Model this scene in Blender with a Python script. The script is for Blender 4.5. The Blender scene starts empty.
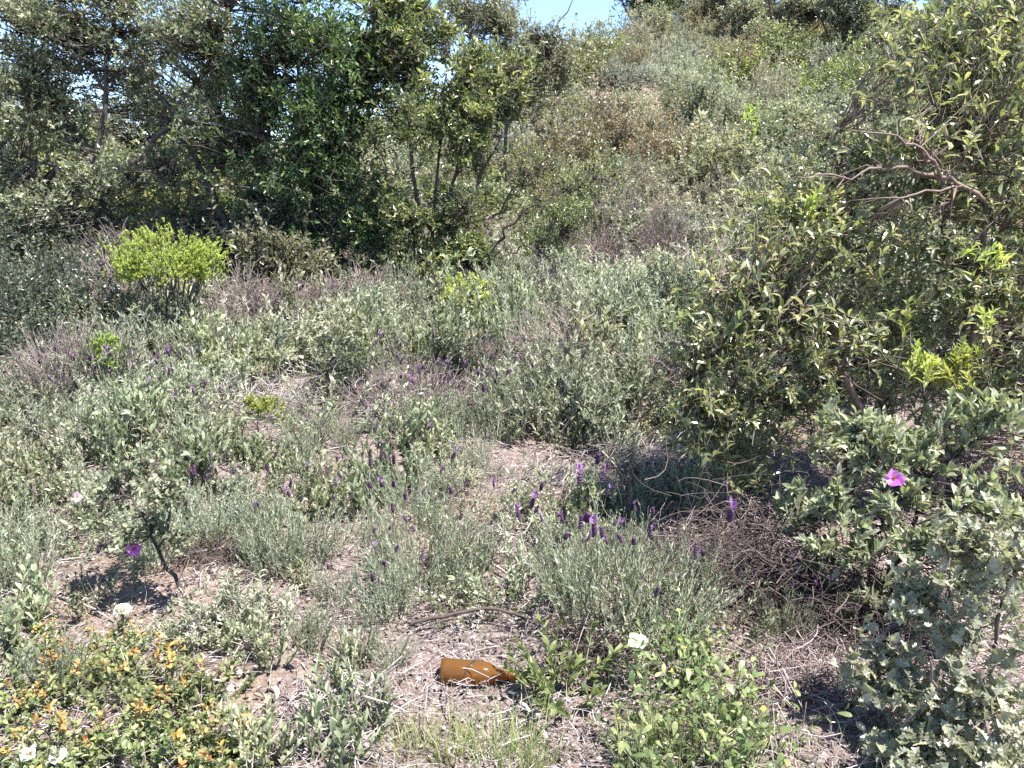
import bpy, math, random
import numpy as np
from math import radians, sin, cos, pi, atan, tan

SEED = 7
sc = bpy.context.scene
COL = sc.collection

# ------------------------------------------------------------------ terrain
def sstep(t):
    t = np.clip(t, 0, 1)
    return t * t * (3 - 2 * t)

def gz(x, y):
    """height of the ground"""
    x = np.asarray(x, float); y = np.asarray(y, float)
    z = 0.10 * np.clip(y - 4, 0, 6) + 0.012 * np.clip(-y + 4, -60, 0) * 0
    hill = 2.1 + 3.25 * sstep((x / np.maximum(y, 3) + 0.28) / 0.42)
    z = z + hill * sstep((y - 8.5) / 20.0)
    z = z - 0.5 * sstep((y - 34) / 60.0) * 4
    z = z + 0.05 * np.sin(x * 1.3 + 0.7) * np.sin(y * 0.9 + 0.3) + 0.025 * np.sin(x * 3.7 + y * 2.1) + 0.02 * np.sin(y * 5.3 - x * 2.2)
    z = z + 0.22 * np.sin(x * .45 + 1.1) * np.sin(y * .38) * sstep((y - 9) / 8)
    return z

# ------------------------------------------------------------------ camera
F = 800.0
PITCH = radians(-14)
CZ = float(gz(0, 0)) + 1.6
cam = bpy.data.cameras.new('camera')
camo = bpy.data.objects.new('camera', cam)
COL.objects.link(camo)
camo.location = (0, 0, CZ)
camo.rotation_euler = (radians(90) + PITCH, 0, 0)
cam.sensor_width = 36
cam.lens = 36 * F / 1024
cam.clip_start = 0.05
cam.clip_end = 3000
sc.camera = camo

def ray(px, py):
    u = (px - 512) / F; v = (384 - py) / F
    c, s = cos(PITCH), sin(PITCH)
    return np.array([u, c - s * v, s + c * v])

def at(px, py):
    """ground point that the photograph shows at this pixel"""
    d = ray(px, py)
    t = 1.2
    while t < 120:
        p = d * t
        if CZ + p[2] <= float(gz(p[0], p[1])):
            break
        t += 0.01 if t < 12 else 0.05
    return (float(p[0]), float(p[1]), float(gz(p[0], p[1])))

def col(px, Y):
    """ground point in pixel column px at distance Y"""
    z = 0
    for _ in range(6):
        x0 = (px - 512) / F * (Y * cos(PITCH) + (z - CZ) * sin(PITCH))
        z = float(gz(x0, Y))
    return (float(x0), float(Y), z)

def pix(p):
    """pixel of a world point (used when planning heights)"""
    x, y, z = p[0], p[1], p[2] - CZ
    dep = y * cos(PITCH) + z * sin(PITCH)
    v = -y * sin(PITCH) + z * cos(PITCH)
    return 512 + F * x / dep, 384 - F * v / dep

def zrow(Y, py):
    """world height seen at row py at distance Y"""
    return CZ + Y * tan(atan((384 - py) / F) + PITCH)

# ------------------------------------------------------------------ materials
def mat_new(name):
    m = bpy.data.materials.new(name); m.use_nodes = True
    nt = m.node_tree; nt.nodes.clear()
    return m, nt

def leaf_mat(name, cols, trans=.35, rough=.5, spec=.4, tcol=None, hue=.025, val=.25, sat=.86):
    """a leaf: colour picked per leaf from a ramp, light passing through it"""
    m, nt = mat_new(name); N = nt.nodes; L = nt.links
    out = N.new('ShaderNodeOutputMaterial')
    at_ = N.new('ShaderNodeAttribute'); at_.attribute_name = 'tint'
    ramp = N.new('ShaderNodeValToRGB')
    el = ramp.color_ramp.elements
    n = len(cols)
    while len(el) < n: el.new(.5)
    for i, c in enumerate(cols):
        el[i].position = i / max(1, n - 1); el[i].color = (*c, 1)
    L.new(at_.outputs['Fac'], ramp.inputs[0])
    oi = N.new('ShaderNodeObjectInfo')
    mr = N.new('ShaderNodeMapRange'); mr.inputs[3].default_value = .5 - hue; mr.inputs[4].default_value = .5 + hue
    mv = N.new('ShaderNodeMapRange'); mv.inputs[3].default_value = 1 - val; mv.inputs[4].default_value = 1 + val
    L.new(oi.outputs['Random'], mr.inputs[0])
    mul = N.new('ShaderNodeMath'); mul.operation = 'MULTIPLY'; mul.inputs[1].default_value = 7.31
    fr = N.new('ShaderNodeMath'); fr.operation = 'FRACT'
    L.new(oi.outputs['Random'], mul.inputs[0]); L.new(mul.outputs[0], fr.inputs[0]); L.new(fr.outputs[0], mv.inputs[0])
    hs = N.new('ShaderNodeHueSaturation')
    hs.inputs['Saturation'].default_value = sat
    L.new(mr.outputs[0], hs.inputs['Hue']); L.new(mv.outputs[0], hs.inputs['Value']); L.new(ramp.outputs[0], hs.inputs['Color'])
    b = N.new('ShaderNodeBsdfPrincipled')
    b.inputs['Roughness'].default_value = rough
    b.inputs['Specular IOR Level'].default_value = spec
    L.new(hs.outputs[0], b.inputs['Base Color'])
    t = N.new('ShaderNodeBsdfTranslucent')
    mx = N.new('ShaderNodeMix'); mx.data_type = 'RGBA'; mx.blend_type = 'MULTIPLY'; mx.inputs[0].default_value = 1
    L.new(hs.outputs[0], mx.inputs[6]); mx.inputs[7].default_value = (*(tcol or (1.6, 1.65, .95)), 1)
    L.new(mx.outputs[2], t.inputs['Color'])
    ms = N.new('ShaderNodeMixShader'); ms.inputs[0].default_value = trans
    L.new(b.outputs[0], ms.inputs[1]); L.new(t.outputs[0], ms.inputs[2]); L.new(ms.outputs[0], out.inputs['Surface'])
    return m

def plain_mat(name, cols, rough=.8, scale=30.0, spec=.3, bump=0.0):
    """bark, petals, wood: per-piece tint blended with noise"""
    m, nt = mat_new(name); N = nt.nodes; L = nt.links
    out = N.new('ShaderNodeOutputMaterial')
    at_ = N.new('ShaderNodeAttribute'); at_.attribute_name = 'tint'
    tc = N.new('ShaderNodeTexCoord')
    no = N.new('ShaderNodeTexNoise'); no.inputs['Scale'].default_value = scale; no.inputs['Detail'].default_value = 3
    L.new(tc.outputs['Object'], no.inputs['Vector'])
    mix = N.new('ShaderNodeMath'); mix.operation = 'ADD'
    k = N.new('ShaderNodeMath'); k.operation = 'MULTIPLY_ADD'; k.inputs[1].default_value = .9; k.inputs[2].default_value = -.45
    L.new(no.outputs['Fac'], k.inputs[0]); L.new(at_.outputs['Fac'], mix.inputs[0]); L.new(k.outputs[0], mix.inputs[1])
    ramp = N.new('ShaderNodeValToRGB'); el = ramp.color_ramp.elements
    n = len(cols)
    while len(el) < n: el.new(.5)
    for i, c in enumerate(cols):
        el[i].position = i / max(1, n - 1); el[i].color = (*c, 1)
    L.new(mix.outputs[0], ramp.inputs[0])
    b = N.new('ShaderNodeBsdfPrincipled'); b.inputs['Roughness'].default_value = rough
    b.inputs['Specular IOR Level'].default_value = spec
    L.new(ramp.outputs[0], b.inputs['Base Color'])
    if bump:
        bp = N.new('ShaderNodeBump'); bp.inputs['Strength'].default_value = bump; bp.inputs['Distance'].default_value = .01
        L.new(no.outputs['Fac'], bp.inputs['Height']); L.new(bp.outputs[0], b.inputs['Normal'])
    L.new(b.outputs[0], out.inputs['Surface'])
    return m

M = {}
M['holm'] = leaf_mat('holm_oak_leaf', [(.10, .12, .075), (.18, .20, .115), (.285, .295, .18), (.46, .455, .31)], .45, .34, .8, (1.5, 1.52, 1.0))
M['dark'] = leaf_mat('dark_glossy_leaf', [(.024, .050, .022), (.058, .105, .038), (.12, .185, .065), (.25, .32, .13)], .36, .32, .7, (1.8, 1.9, .85), sat=1.0)
M['yellowgreen'] = leaf_mat('yellow_green_leaf', [(.045, .066, .028), (.10, .13, .05), (.20, .235, .085), (.36, .375, .17)], .42, .32, .75, sat=.95)
M['olive'] = leaf_mat('olive_leaf', [(.10, .115, .065), (.17, .185, .105), (.26, .27, .16), (.39, .385, .26)], .38, .40, .55, (1.45, 1.45, .95))
M['brownish'] = leaf_mat('brown_tinted_leaf', [(.10, .105, .06), (.18, .17, .095), (.26, .22, .13), (.34, .265, .18)], .38, .42, .5, (1.5, 1.35, .9))
M['greyheath'] = leaf_mat('grey_small_leaf', [(.125, .135, .095), (.205, .215, .155), (.30, .31, .23), (.44, .44, .36)], .30, .45, .5, (1.35, 1.35, 1.0))
M['lav'] = leaf_mat('lavender_needle', [(.15, .18, .125), (.235, .27, .185), (.33, .365, .26), (.47, .49, .38)], .36, .45, .4, (1.4, 1.42, 1.0))
M['cistus'] = leaf_mat('felted_pale_leaf', [(.15, .18, .10), (.23, .26, .15), (.32, .34, .21), (.43, .435, .31)], .36, .55, .35, (1.45, 1.5, .9))
M['ladan'] = leaf_mat('leathery_leaf', [(.078, .10, .046), (.148, .172, .075), (.235, .258, .118), (.37, .378, .20), (.43, .385, .22)], .38, .28, .9, (1.45, 1.5, .85), sat=.93)
M['lime'] = leaf_mat('lime_leaf', [(.21, .28, .06), (.33, .41, .11), (.47, .53, .19)], .42, .5, .3, (1.3, 1.35, .85), sat=1.0)
M['fresh'] = leaf_mat('fresh_shoot_leaf', [(.20, .25, .07), (.30, .34, .10), (.43, .45, .17)], .45, .42, .4, (1.35, 1.4, .8), sat=1.0)
M['kermes'] = leaf_mat('spiny_grey_leaf', [(.125, .14, .085), (.205, .22, .135), (.295, .305, .20), (.42, .415, .31)], .34, .30, .85, (1.4, 1.42, .9))
M['lowoak'] = leaf_mat('low_oak_leaf', [(.09, .125, .045), (.155, .19, .07), (.235, .26, .10), (.35, .34, .16)], .38, .42, .5, (1.5, 1.55, .75), sat=.95)
M['straw'] = leaf_mat('straw_grey_leaf', [(.14, .135, .085), (.24, .23, .15), (.35, .335, .23), (.49, .47, .35)], .33, .5, .4, (1.35, 1.35, .95))
M['moss'] = leaf_mat('brown_moss', [(.16, .10, .045), (.27, .185, .085), (.38, .28, .14)], .25, .7, .2, (1.3, 1.2, .8))
M['dullgreen'] = leaf_mat('dull_shade_leaf', [(.022, .032, .022), (.045, .06, .036), (.08, .10, .06), (.16, .18, .11)], .3, .4, .6, (1.5, 1.5, .95))  # dull dark green; the shade by the trees is put into this leaf colour
M['silver'] = leaf_mat('silvery_leaf', [(.15, .175, .11), (.235, .26, .17), (.33, .35, .24), (.47, .475, .36)], .33, .5, .4, (1.35, 1.4, .95))
M['orange'] = leaf_mat('orange_young_leaf', [(.32, .28, .09), (.43, .29, .09), (.46, .24, .09)], .4, .45, .4, (1.35, 1.25, .8), sat=1.0)
M['weed'] = leaf_mat('weed_leaf', [(.07, .11, .04), (.13, .18, .065), (.21, .26, .10), (.33, .35, .15)], .4, .45, .4, (1.5, 1.6, .8), sat=.95)
M['grass'] = leaf_mat('grass_blade', [(.12, .18, .05), (.20, .26, .08), (.30, .33, .13), (.42, .38, .22)], .4, .5, .35, (1.4, 1.5, .8))
M['litter'] = plain_mat('dead_leaf', [(.08, .058, .052), (.18, .14, .128), (.30, .25, .235), (.44, .385, .36)], .8, 40)
M['twig'] = plain_mat('dry_twig', [(.09, .072, .068), (.21, .178, .172), (.35, .31, .30), (.48, .44, .425)], .8, 60)
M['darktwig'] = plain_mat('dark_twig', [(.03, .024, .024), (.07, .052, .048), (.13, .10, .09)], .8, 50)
M['purpletwig'] = plain_mat('purplish_dry_twig', [(.10, .075, .07), (.19, .145, .138), (.31, .255, .24)], .85, 50)
M['bark'] = plain_mat('grey_bark', [(.03, .026, .026), (.065, .055, .05), (.12, .105, .095), (.17, .155, .14)], .9, 25, .2, .6)
M['pinkbark'] = plain_mat('pinkish_bark', [(.08, .055, .045), (.17, .125, .105), (.27, .215, .185)], .75, 30, .3, .5)
M['stem'] = plain_mat('green_stem', [(.06, .075, .04), (.12, .13, .075), (.20, .19, .12)], .7, 40)
M['spike'] = plain_mat('dark_purple_spike', [(.024, .009, .026), (.055, .022, .058), (.10, .048, .105)], .8, 90)
M['bract'] = leaf_mat('violet_bract', [(.19, .055, .22), (.28, .11, .33), (.40, .21, .44)], .4, .6, .3, (1.2, 1.15, 1.2), sat=1.0)
M['magenta'] = leaf_mat('magenta_petal', [(.42, .09, .40), (.55, .14, .55), (.66, .28, .66)], .4, .6, .2, (1.2, 1.1, 1.2), .005, .05, sat=1.0)
M['pinkpetal'] = leaf_mat('pale_pink_petal', [(.62, .42, .55), (.74, .55, .66)], .4, .6, .2, (1.1, 1.1, 1.1), .005, .05)
M['white'] = leaf_mat('white_petal', [(.72, .71, .60), (.85, .84, .76)], .35, .6, .2, (1.05, 1.05, 1.0), 0, .03)
M['yellow'] = plain_mat('yellow_stamen', [(.55, .30, .02), (.70, .42, .04)], .6, 60)
M['yellowpetal'] = leaf_mat('yellow_petal', [(.55, .40, .03), (.70, .52, .06)], .4, .5, .3, (1.2, 1.2, .8), .005, .05)
M['bleached'] = plain_mat('bleached_wood', [(.50, .46, .42), (.72, .69, .65), (.80, .78, .75)], .8, 40)

def ground_mat():
    m, nt = mat_new('dry_soil'); N = nt.nodes; L = nt.links
    out = N.new('ShaderNodeOutputMaterial'); b = N.new('ShaderNodeBsdfPrincipled')
    b.inputs['Roughness'].default_value = .95; b.inputs['Specular IOR Level'].default_value = .1
    tc = N.new('ShaderNodeTexCoord')
    def noise(s, d=5, r=.6):
        n = N.new('ShaderNodeTexNoise'); n.inputs['Scale'].default_value = s; n.inputs['Detail'].default_value = d
        n.inputs['Roughness'].default_value = r
        L.new(tc.outputs['Object'], n.inputs['Vector']); return n
    n1, n2, n3 = noise(1.1), noise(28, 6, .7), noise(140, 3, .7)
    r1 = N.new('ShaderNodeValToRGB'); e = r1.color_ramp.elements
    e[0].position = .32; e[0].color = (.105, .08, .075, 1); e[1].position = .68; e[1].color = (.29, .245, .232, 1)
    L.new(n2.outputs['Fac'], r1.inputs[0])
    r3 = N.new('ShaderNodeValToRGB'); e = r3.color_ramp.elements
    e[0].position = .35; e[0].color = (.45, .42, .40, 1); e[1].position = .65; e[1].color = (1.25, 1.2, 1.2, 1)
    L.new(n3.outputs['Fac'], r3.inputs[0])
    mx = N.new('ShaderNodeMix'); mx.data_type = 'RGBA'; mx.blend_type = 'MULTIPLY'; mx.inputs[0].default_value = 1
    L.new(r1.outputs[0], mx.inputs[6]); L.new(r3.outputs[0], mx.inputs[7])
    # mossy / ochre patches
    r2 = N.new('ShaderNodeValToRGB'); e = r2.color_ramp.elements
    e[0].position = .50; e[0].color = (0, 0, 0, 1); e[1].position = .66; e[1].color = (1, 1, 1, 1)
    L.new(n1.outputs['Fac'], r2.inputs[0])
    k = N.new('ShaderNodeMath'); k.operation = 'MULTIPLY'; k.inputs[1].default_value = .65
    L.new(r2.outputs[0], k.inputs[0])
    m2 = N.new('ShaderNodeMix'); m2.data_type = 'RGBA'
    L.new(k.outputs[0], m2.inputs[0]); L.new(mx.outputs[2], m2.inputs[6]); m2.inputs[7].default_value = (.24, .17, .10, 1)
    L.new(m2.outputs[2], b.inputs['Base Color'])
    bp = N.new('ShaderNodeBump'); bp.inputs['Strength'].default_value = .9; bp.inputs['Distance'].default_value = .02
    L.new(n2.outputs['Fac'], bp.inputs['Height']); L.new(bp.outputs[0], b.inputs['Normal'])
    L.new(b.outputs[0], out.inputs['Surface'])
    return m
M['ground'] = ground_mat()

def glass_mat():
    m, nt = mat_new('amber_glass'); N = nt.nodes; L = nt.links
    out = N.new('ShaderNodeOutputMaterial'); b = N.new('ShaderNodeBsdfPrincipled')
    b.inputs['Base Color'].default_value = (.90, .50, .14, 1)
    b.inputs['Roughness'].default_value = .12
    b.inputs['Transmission Weight'].default_value = .9
    b.inputs['IOR'].default_value = 1.45
    t = N.new('ShaderNodeBsdfTranslucent'); t.inputs['Color'].default_value = (.88, .48, .13, 1)
    ms = N.new('ShaderNodeMixShader'); ms.inputs[0].default_value = .28
    L.new(b.outputs[0], ms.inputs[1]); L.new(t.outputs[0], ms.inputs[2]); L.new(ms.outputs[0], out.inputs['Surface'])
    return m
M['glass'] = glass_mat()

# ------------------------------------------------------------------ geometry batches
def norm(a):
    return a / np.maximum(np.linalg.norm(a, axis=-1, keepdims=True), 1e-9)

TEMPL = {}
def templ(name, pts, faces): TEMPL[name] = (np.array(pts, float), faces)
templ('quad', [(0, 0, 0), (.5, -.5, .10), (1, 0, 0), (.5, .5, .10)], [(0, 1, 2), (0, 2, 3)])
templ('needle', [(0, -.5, 0), (0, .5, 0), (1, 0, .06)], [(0, 1, 2)])
templ('blade', [(0, -.5, 0), (0, .5, 0), (.5, -.42, .10), (.5, .42, .10), (1, 0, -.05)], [(0, 1, 3, 2), (2, 3, 4)])
templ('oval', [(0, 0, 0), (.36, 0, .03), (.72, 0, .0), (1, 0, -.10),
               (.26, -.40, .10), (.64, -.44, .09), (.26, .40, .10), (.64, .44, .09)],
      [(0, 4, 1), (1, 4, 5, 2), (2, 5, 3), (0, 1, 6), (1, 2, 7, 6), (2, 3, 7)])
_o = [(.02, .02), (.14, .34), (.22, .27), (.32, .52), (.42, .37), (.54, .56), (.63, .36), (.76, .43), (.83, .22)]
_p = [(0, 0, 0), (1, 0, -.05)] + [(t, -s, .12 * (s / .5) ** 2 + (.05 if i % 2 else 0)) for i, (t, s) in enumerate(_o)] + [(t, s, .12 * (s / .5) ** 2 + (.05 if i % 2 else 0)) for i, (t, s) in enumerate(_o)]
_p += [(.3, 0, .02), (.6, 0, .02)]
_m1, _m2 = 20, 21
_f = []
for base, flip in ((2, False), (11, True)):
    q = [0] + list(range(base, base + 9)) + [1]
    for i in range(10):
        mm = _m1 if i < 5 else _m2
        t = (q[i], q[i + 1], mm); _f.append(t[::-1] if flip else t)
    t = (q[5], _m2, _m1); _f.append(t[::-1] if flip else t)
templ('oak', _p, _f)
templ('spoon', [(0, -.10, 0), (0, .10, 0), (.55, -.38, .05), (.55, .38, .05), (.85, -.34, .02), (.85, .34, .02), (1, 0, -.04)],
      [(0, 1, 3, 2), (2, 3, 5, 4), (4, 5, 6)])
templ('petal', [(0, -.06, 0), (0, .06, 0), (.5, -.45, .06), (.5, 0, 0), (.5, .45, .06), (.9, -.48, -.04), (.97, 0, .02), (.9, .48, -.06)],
      [(0, 1, 3), (0, 3, 2), (1, 4, 3), (2, 3, 6, 5), (3, 4, 7, 6)])

class Geo:
    def __init__(s): s.v = []; s.f = []; s.t = []; s.n = 0; s.smooth = []
    def add(s, V, F, tint, smooth=False):
        """V (n,3); F list of (m,k) integer arrays; tint (n,)"""
        for f in F:
            s.f.append(np.asarray(f, np.int64) + s.n); s.smooth.append(smooth)
        s.v.append(V); s.t.append(np.broadcast_to(tint, (len(V),)).astype(np.float32)); s.n += len(V)
    def leaves(s, P, D, U, L, W, tint, kind='quad'):
        P = np.asarray(P, float); n = len(P)
        if n == 0: return
        D = norm(np.asarray(D, float)); S = norm(np.cross(D, U)); N = np.cross(S, D)
        T, faces = TEMPL[kind]; k = len(T)
        L = np.broadcast_to(L, (n,)); W = np.broadcast_to(W, (n,))
        V = (P[:, None, :] + D[:, None, :] * (T[None, :, 0:1] * L[:, None, None]) + S[:, None, :] * (T[None, :, 1:2] * W[:, None, None])
             + N[:, None, :] * (T[None, :, 2:3] * L[:, None, None])).reshape(-1, 3)
        off = (np.arange(n) * k)[:, None]
        by = {}
        for f in faces: by.setdefault(len(f), []).append(f)
        F_ = [(off[:, None, :] + np.array(fs)[None]).reshape(-1, m) for m, fs in by.items()]
        s.add(V, F_, np.repeat(np.broadcast_to(tint, (n,)), k))
    def tubes(s, P, R, tint, sides=3):
        """P (n,k,3) polylines, R (n,k) radii"""
        P = np.asarray(P, float)
        if P.ndim == 2: P = P[None]
        n, k, _ = P.shape
        if n == 0: return
        R = np.broadcast_to(R, (n, k))
        T = np.gradient(P, axis=1); T = norm(T)
        ref = np.where(np.abs(T[:, :1, 2:3]) > .8, np.array([1., 0, 0]), np.array([0, 0, 1.]))
        A = norm(np.cross(T, np.broadcast_to(ref, T.shape))); B = np.cross(T, A)
        a = np.arange(sides) * 2 * pi / sides
        V = P[:, :, None, :] + R[:, :, None, None] * (A[:, :, None, :] * np.cos(a)[None, None, :, None] + B[:, :, None, :] * np.sin(a)[None, None, :, None])
        V = V.reshape(-1, 3)
        i = np.arange(n)[:, None, None] * k * sides + np.arange(k - 1)[None, :, None] * sides
        j = np.arange(sides)[None, None, :]; j2 = (j + 1) % sides
        Q = np.stack([i + j, i + j2, i + sides + j2, i + sides + j], axis=-1).reshape(-1, 4)
        s.add(V, [Q], np.repeat(np.broadcast_to(tint, (n,)), k * sides), True)
    def build(s, name, mat, parent=None, loc=None):
        V = np.concatenate(s.v); me = bpy.data.meshes.new(name)
        me.vertices.add(len(V)); me.vertices.foreach_set('co', V.astype(np.float32).ravel())
        tot = np.concatenate([np.full(len(f), f.shape[1]) for f in s.f])
        lv = np.concatenate([f.ravel() for f in s.f])
        me.loops.add(len(lv)); me.loops.foreach_set('vertex_index', lv.astype(np.int32))
        me.polygons.add(len(tot)); st = np.concatenate([[0], np.cumsum(tot)[:-1]])
        me.polygons.foreach_set('loop_start', st.astype(np.int32)); me.polygons.foreach_set('loop_total', tot.astype(np.int32))
        sm = np.concatenate([np.full(len(f), b) for f, b in zip(s.f, s.smooth)])
        me.polygons.foreach_set('use_smooth', sm)
        a = me.attributes.new('tint', 'FLOAT', 'POINT'); a.data.foreach_set('value', np.clip(np.concatenate(s.t), 0, 1))
        me.update(calc_edges=True)
        me.materials.append(mat)
        o = bpy.data.objects.new(name, me); COL.objects.link(o)
        if parent is not None: o.parent = parent
        if loc is not None: o.location = loc
        return o

def tag(o, label=None, cat=None, group=None, kind=None):
    if label: o['label'] = label
    if cat: o['category'] = cat
    if group: o['group'] = group
    if kind: o['kind'] = kind
    return o

def empty(name, loc=(0, 0, 0), rz=0, s=1):
    o = bpy.data.objects.new(name, None); COL.objects.link(o)
    o.empty_display_size = .1
    o.location = loc; o.rotation_euler = (0, 0, rz); o.scale = (s, s, s)
    return o

KIDS = {}
def kids(o):
    return [c for c in KIDS.get(o.name, [])]
def part(geo, name, mat, parent):
    o = geo.build(name, mat, parent)
    KIDS.setdefault(parent.name, []).append(o)
    return o
def copy_tree(o, parent=None):
    c = o.copy(); COL.objects.link(c)
    if parent is not None:
        c.parent = parent
        KIDS.setdefault(parent.name, []).append(c)
    for ch in kids(o): copy_tree(ch, c)
    return c

USED = set()
def place(proto, loc, s=1, rz=0, label=None, cat=None, group=None, tilt=0):
    """the first time the source itself moves, afterwards a copy with copies of its parts"""
    if proto.name in USED: o = copy_tree(proto)
    else: o = proto; USED.add(proto.name)
    for k in ('label', 'category', 'group'):
        if k in o: del o[k]
    o.location = loc; o.scale = (s, s, s) if np.isscalar(s) else s
    o.rotation_euler = (tilt, 0, rz)
    tag(o, label, cat, group)
    return o

def lump(p, ph):
    """smooth pseudo-noise in [-1,1] for gaps and uneven outlines"""
    x, y, z = p[..., 0], p[..., 1], p[..., 2]
    return (np.sin(x * 1.7 + ph) * np.sin(y * 1.9 + ph * 1.3) + np.sin(z * 2.3 + ph * .7 + x) + np.sin(x * 3.9 - y * 3.1 + ph) * .6 + np.sin(z * 4.7 + y * 2.9 + ph * 2.1) * .6) / 3.2

def shoots(gl, gs, rng, Q, P, m, leaf, stem_r=.002, tint=None, tsp=.18, sides=3, curve=.12):
    """twigs from Q to P with m leaves each"""
    n = len(Q)
    if n == 0: return
    ax = norm(P - Q); ln = np.linalg.norm(P - Q, axis=1)
    mid = (P + Q) / 2 + rng.normal(size=(n, 3)) * (ln * curve)[:, None]
    pts = np.stack([Q, mid, P], 1)
    if gs is not None:
        gs.tubes(pts, np.array([1.0, .8, .45])[None] * stem_r * rng.uniform(.7, 1.3, (n, 1)), rng.uniform(.2, .8, n), sides)
    if tint is None: tint = rng.uniform(.1, .75, n)
    t = (np.linspace(leaf.get('t0', .12), 1.0, m)[None] + rng.uniform(-.06, .06, (n, m))).clip(0, 1)
    pos = ((1 - t) ** 2)[..., None] * Q[:, None] + (2 * t * (1 - t))[..., None] * mid[:, None] + (t ** 2)[..., None] * P[:, None]
    ref = np.where(np.abs(ax[:, 2:3]) > .9, np.array([1., 0, 0]), np.array([0, 0, 1.]))
    A = norm(np.cross(ax, ref)); B = np.cross(ax, A)
    ang = np.arange(m)[None] * leaf.get('phyl', 2.4) + rng.uniform(0, 6.28, (n, 1)) + rng.uniform(-.35, .35, (n, m))
    rad = A[:, None] * np.cos(ang)[..., None] + B[:, None] * np.sin(ang)[..., None]
    a = leaf.get('along', .6)
    D = ax[:, None] * (a + t[..., None] * leaf.get('tipup', .4)) + rad * (1 - a * .4) + rng.normal(size=(n, m, 3)) * leaf.get('rand', .22)
    D[..., 2] += leaf.get('up', 0)
    U = ax[:, None] * .8 + rng.normal(size=(n, m, 3)) * .35 - rad * .2
    U[..., 2] += leaf.get('face_up', .5)
    L = rng.uniform(leaf['L'][0], leaf['L'][1], (n, m)) * (1 - .25 * np.abs(t - .5))
    tn = tint[:, None] + rng.normal(size=(n, m)) * tsp + (t - .5) * leaf.get('tipy', .15)
    gl.leaves(pos.reshape(-1, 3), D.reshape(-1, 3), U.reshape(-1, 3), L.ravel(), L.ravel() * leaf['W'], tn.ravel(), leaf['k'])

def bez(a, b, c, k):
    t = np.linspace(0, 1, k)[None, :, None]
    return (1 - t) ** 2 * a[:, None] + 2 * t * (1 - t) * b[:, None] + t ** 2 * c[:, None]

def dome(gl, gs, rng, n, center, R, slen, m, leaf, shell=.5, hemi=True, base=None, stem_r=.002, conn=.25, conn_r=.006,
         out=.8, up=.5, rough=.22, gap=-2.0, ph=None, clus=0, spread=.30, zmin=-.15, freq=1.0):
    """shoots spread through an uneven dome or ball and tied to the base by bent branches"""
    center = np.asarray(center, float); R = np.asarray(R, float)
    ph = rng.uniform(0, 50) if ph is None else ph
    got = np.zeros((0, 3)); gd = np.zeros((0, 3))
    if clus:
        cd = norm(rng.normal(size=(clus, 3))); cr = rng.uniform(.62, 1.12, clus); cw = rng.uniform(.4, 1, clus)
        if hemi: cd[:, 2] = np.abs(cd[:, 2]) * .9 + .05; cd = norm(cd)
    while len(got) < n:
        d = norm(rng.normal(size=(n * 2, 3)))
        cs = 1.0
        if clus:
            j = rng.choice(clus, len(d), p=cw / cw.sum())
            d = norm(cd[j] + rng.normal(size=d.shape) * spread); cs = cr[j]
        if hemi: d[:, 2] = np.abs(d[:, 2]) * (1 - zmin) + zmin; d = norm(d)
        r = rng.uniform(0, 1, len(d)) ** shell * cs
        p = d * R * (r * (1 + rough * lump(d * 3.0, ph)))[:, None]
        keep = lump(p * freq * 2.2 / max(R.max(), .3) * 1.5, ph + 3) + rng.uniform(-.15, .15, len(p)) > gap
        if hemi: keep &= (p + center)[:, 2] > .02
        got = np.concatenate([got, p[keep]]); gd = np.concatenate([gd, d[keep]])
    got = got[:n] + center; gd = gd[:n]
    ax = gd * out + rng.normal(size=(n, 3)) * .45; ax[:, 2] += up; ax = norm(ax)
    ln = rng.uniform(.6, 1.25, n) * slen
    Q = got - ax * ln[:, None]
    if hemi: Q[:, 2] = np.maximum(Q[:, 2], .0)
    shoots(gl, gs, rng, Q, got, m, leaf, stem_r)
    if conn and gs is not None:
        idx = rng.permutation(n)[:int(n * conn)]
        b = np.broadcast_to(np.zeros(3) if base is None else np.asarray(base, float), (len(idx), 3)) + rng.normal(size=(len(idx), 3)) * np.array([R[0] * .06, R[1] * .06, 0])
        e = Q[idx]
        mid = b * .45 + e * .55 + np.array([0, 0, 1]) * (np.linalg.norm(e - b, axis=1) * .05)[:, None] + rng.normal(size=e.shape) * .07 * R.min()
        pts = bez(b, mid, e, 5)
        pts[:, 1:-1] += rng.normal(size=(len(idx), 3, 3)) * .015 * R.max()
        gs.tubes(pts, np.linspace(1, .35, 5)[None] * conn_r * rng.uniform(.4, 1.1, (len(idx), 1)), rng.uniform(.1, .9, len(idx)), 4)
    return got

def limb(gs, pts, r0, r1, rng, tint=.4, k=5, sides=8, wob=.03):
    """a smooth, knotty branch through the given points"""
    pts = np.asarray(pts, float)
    seg = len(pts) - 1
    tt = np.linspace(0, seg, seg * k + 1)
    i = np.minimum(tt.astype(int), seg - 1); f = (tt - i)[:, None]
    P0 = pts[np.maximum(i - 1, 0)]; P1 = pts[i]; P2 = pts[i + 1]; P3 = pts[np.minimum(i + 2, seg)]
    C = .5 * ((2 * P1) + (P2 - P0) * f + (2 * P0 - 5 * P1 + 4 * P2 - P3) * f ** 2 + (3 * P1 - P0 - 3 * P2 + P3) * f ** 3)
    C[1:] += rng.normal(size=(len(C) - 1, 3)) * wob * np.linspace(1, .5, len(C) - 1)[:, None]
    R = np.linspace(r0, r1, len(C)) * rng.uniform(.9, 1.12, len(C))
    gs.tubes(C[None], R[None], tint, sides)
    return C

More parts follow.
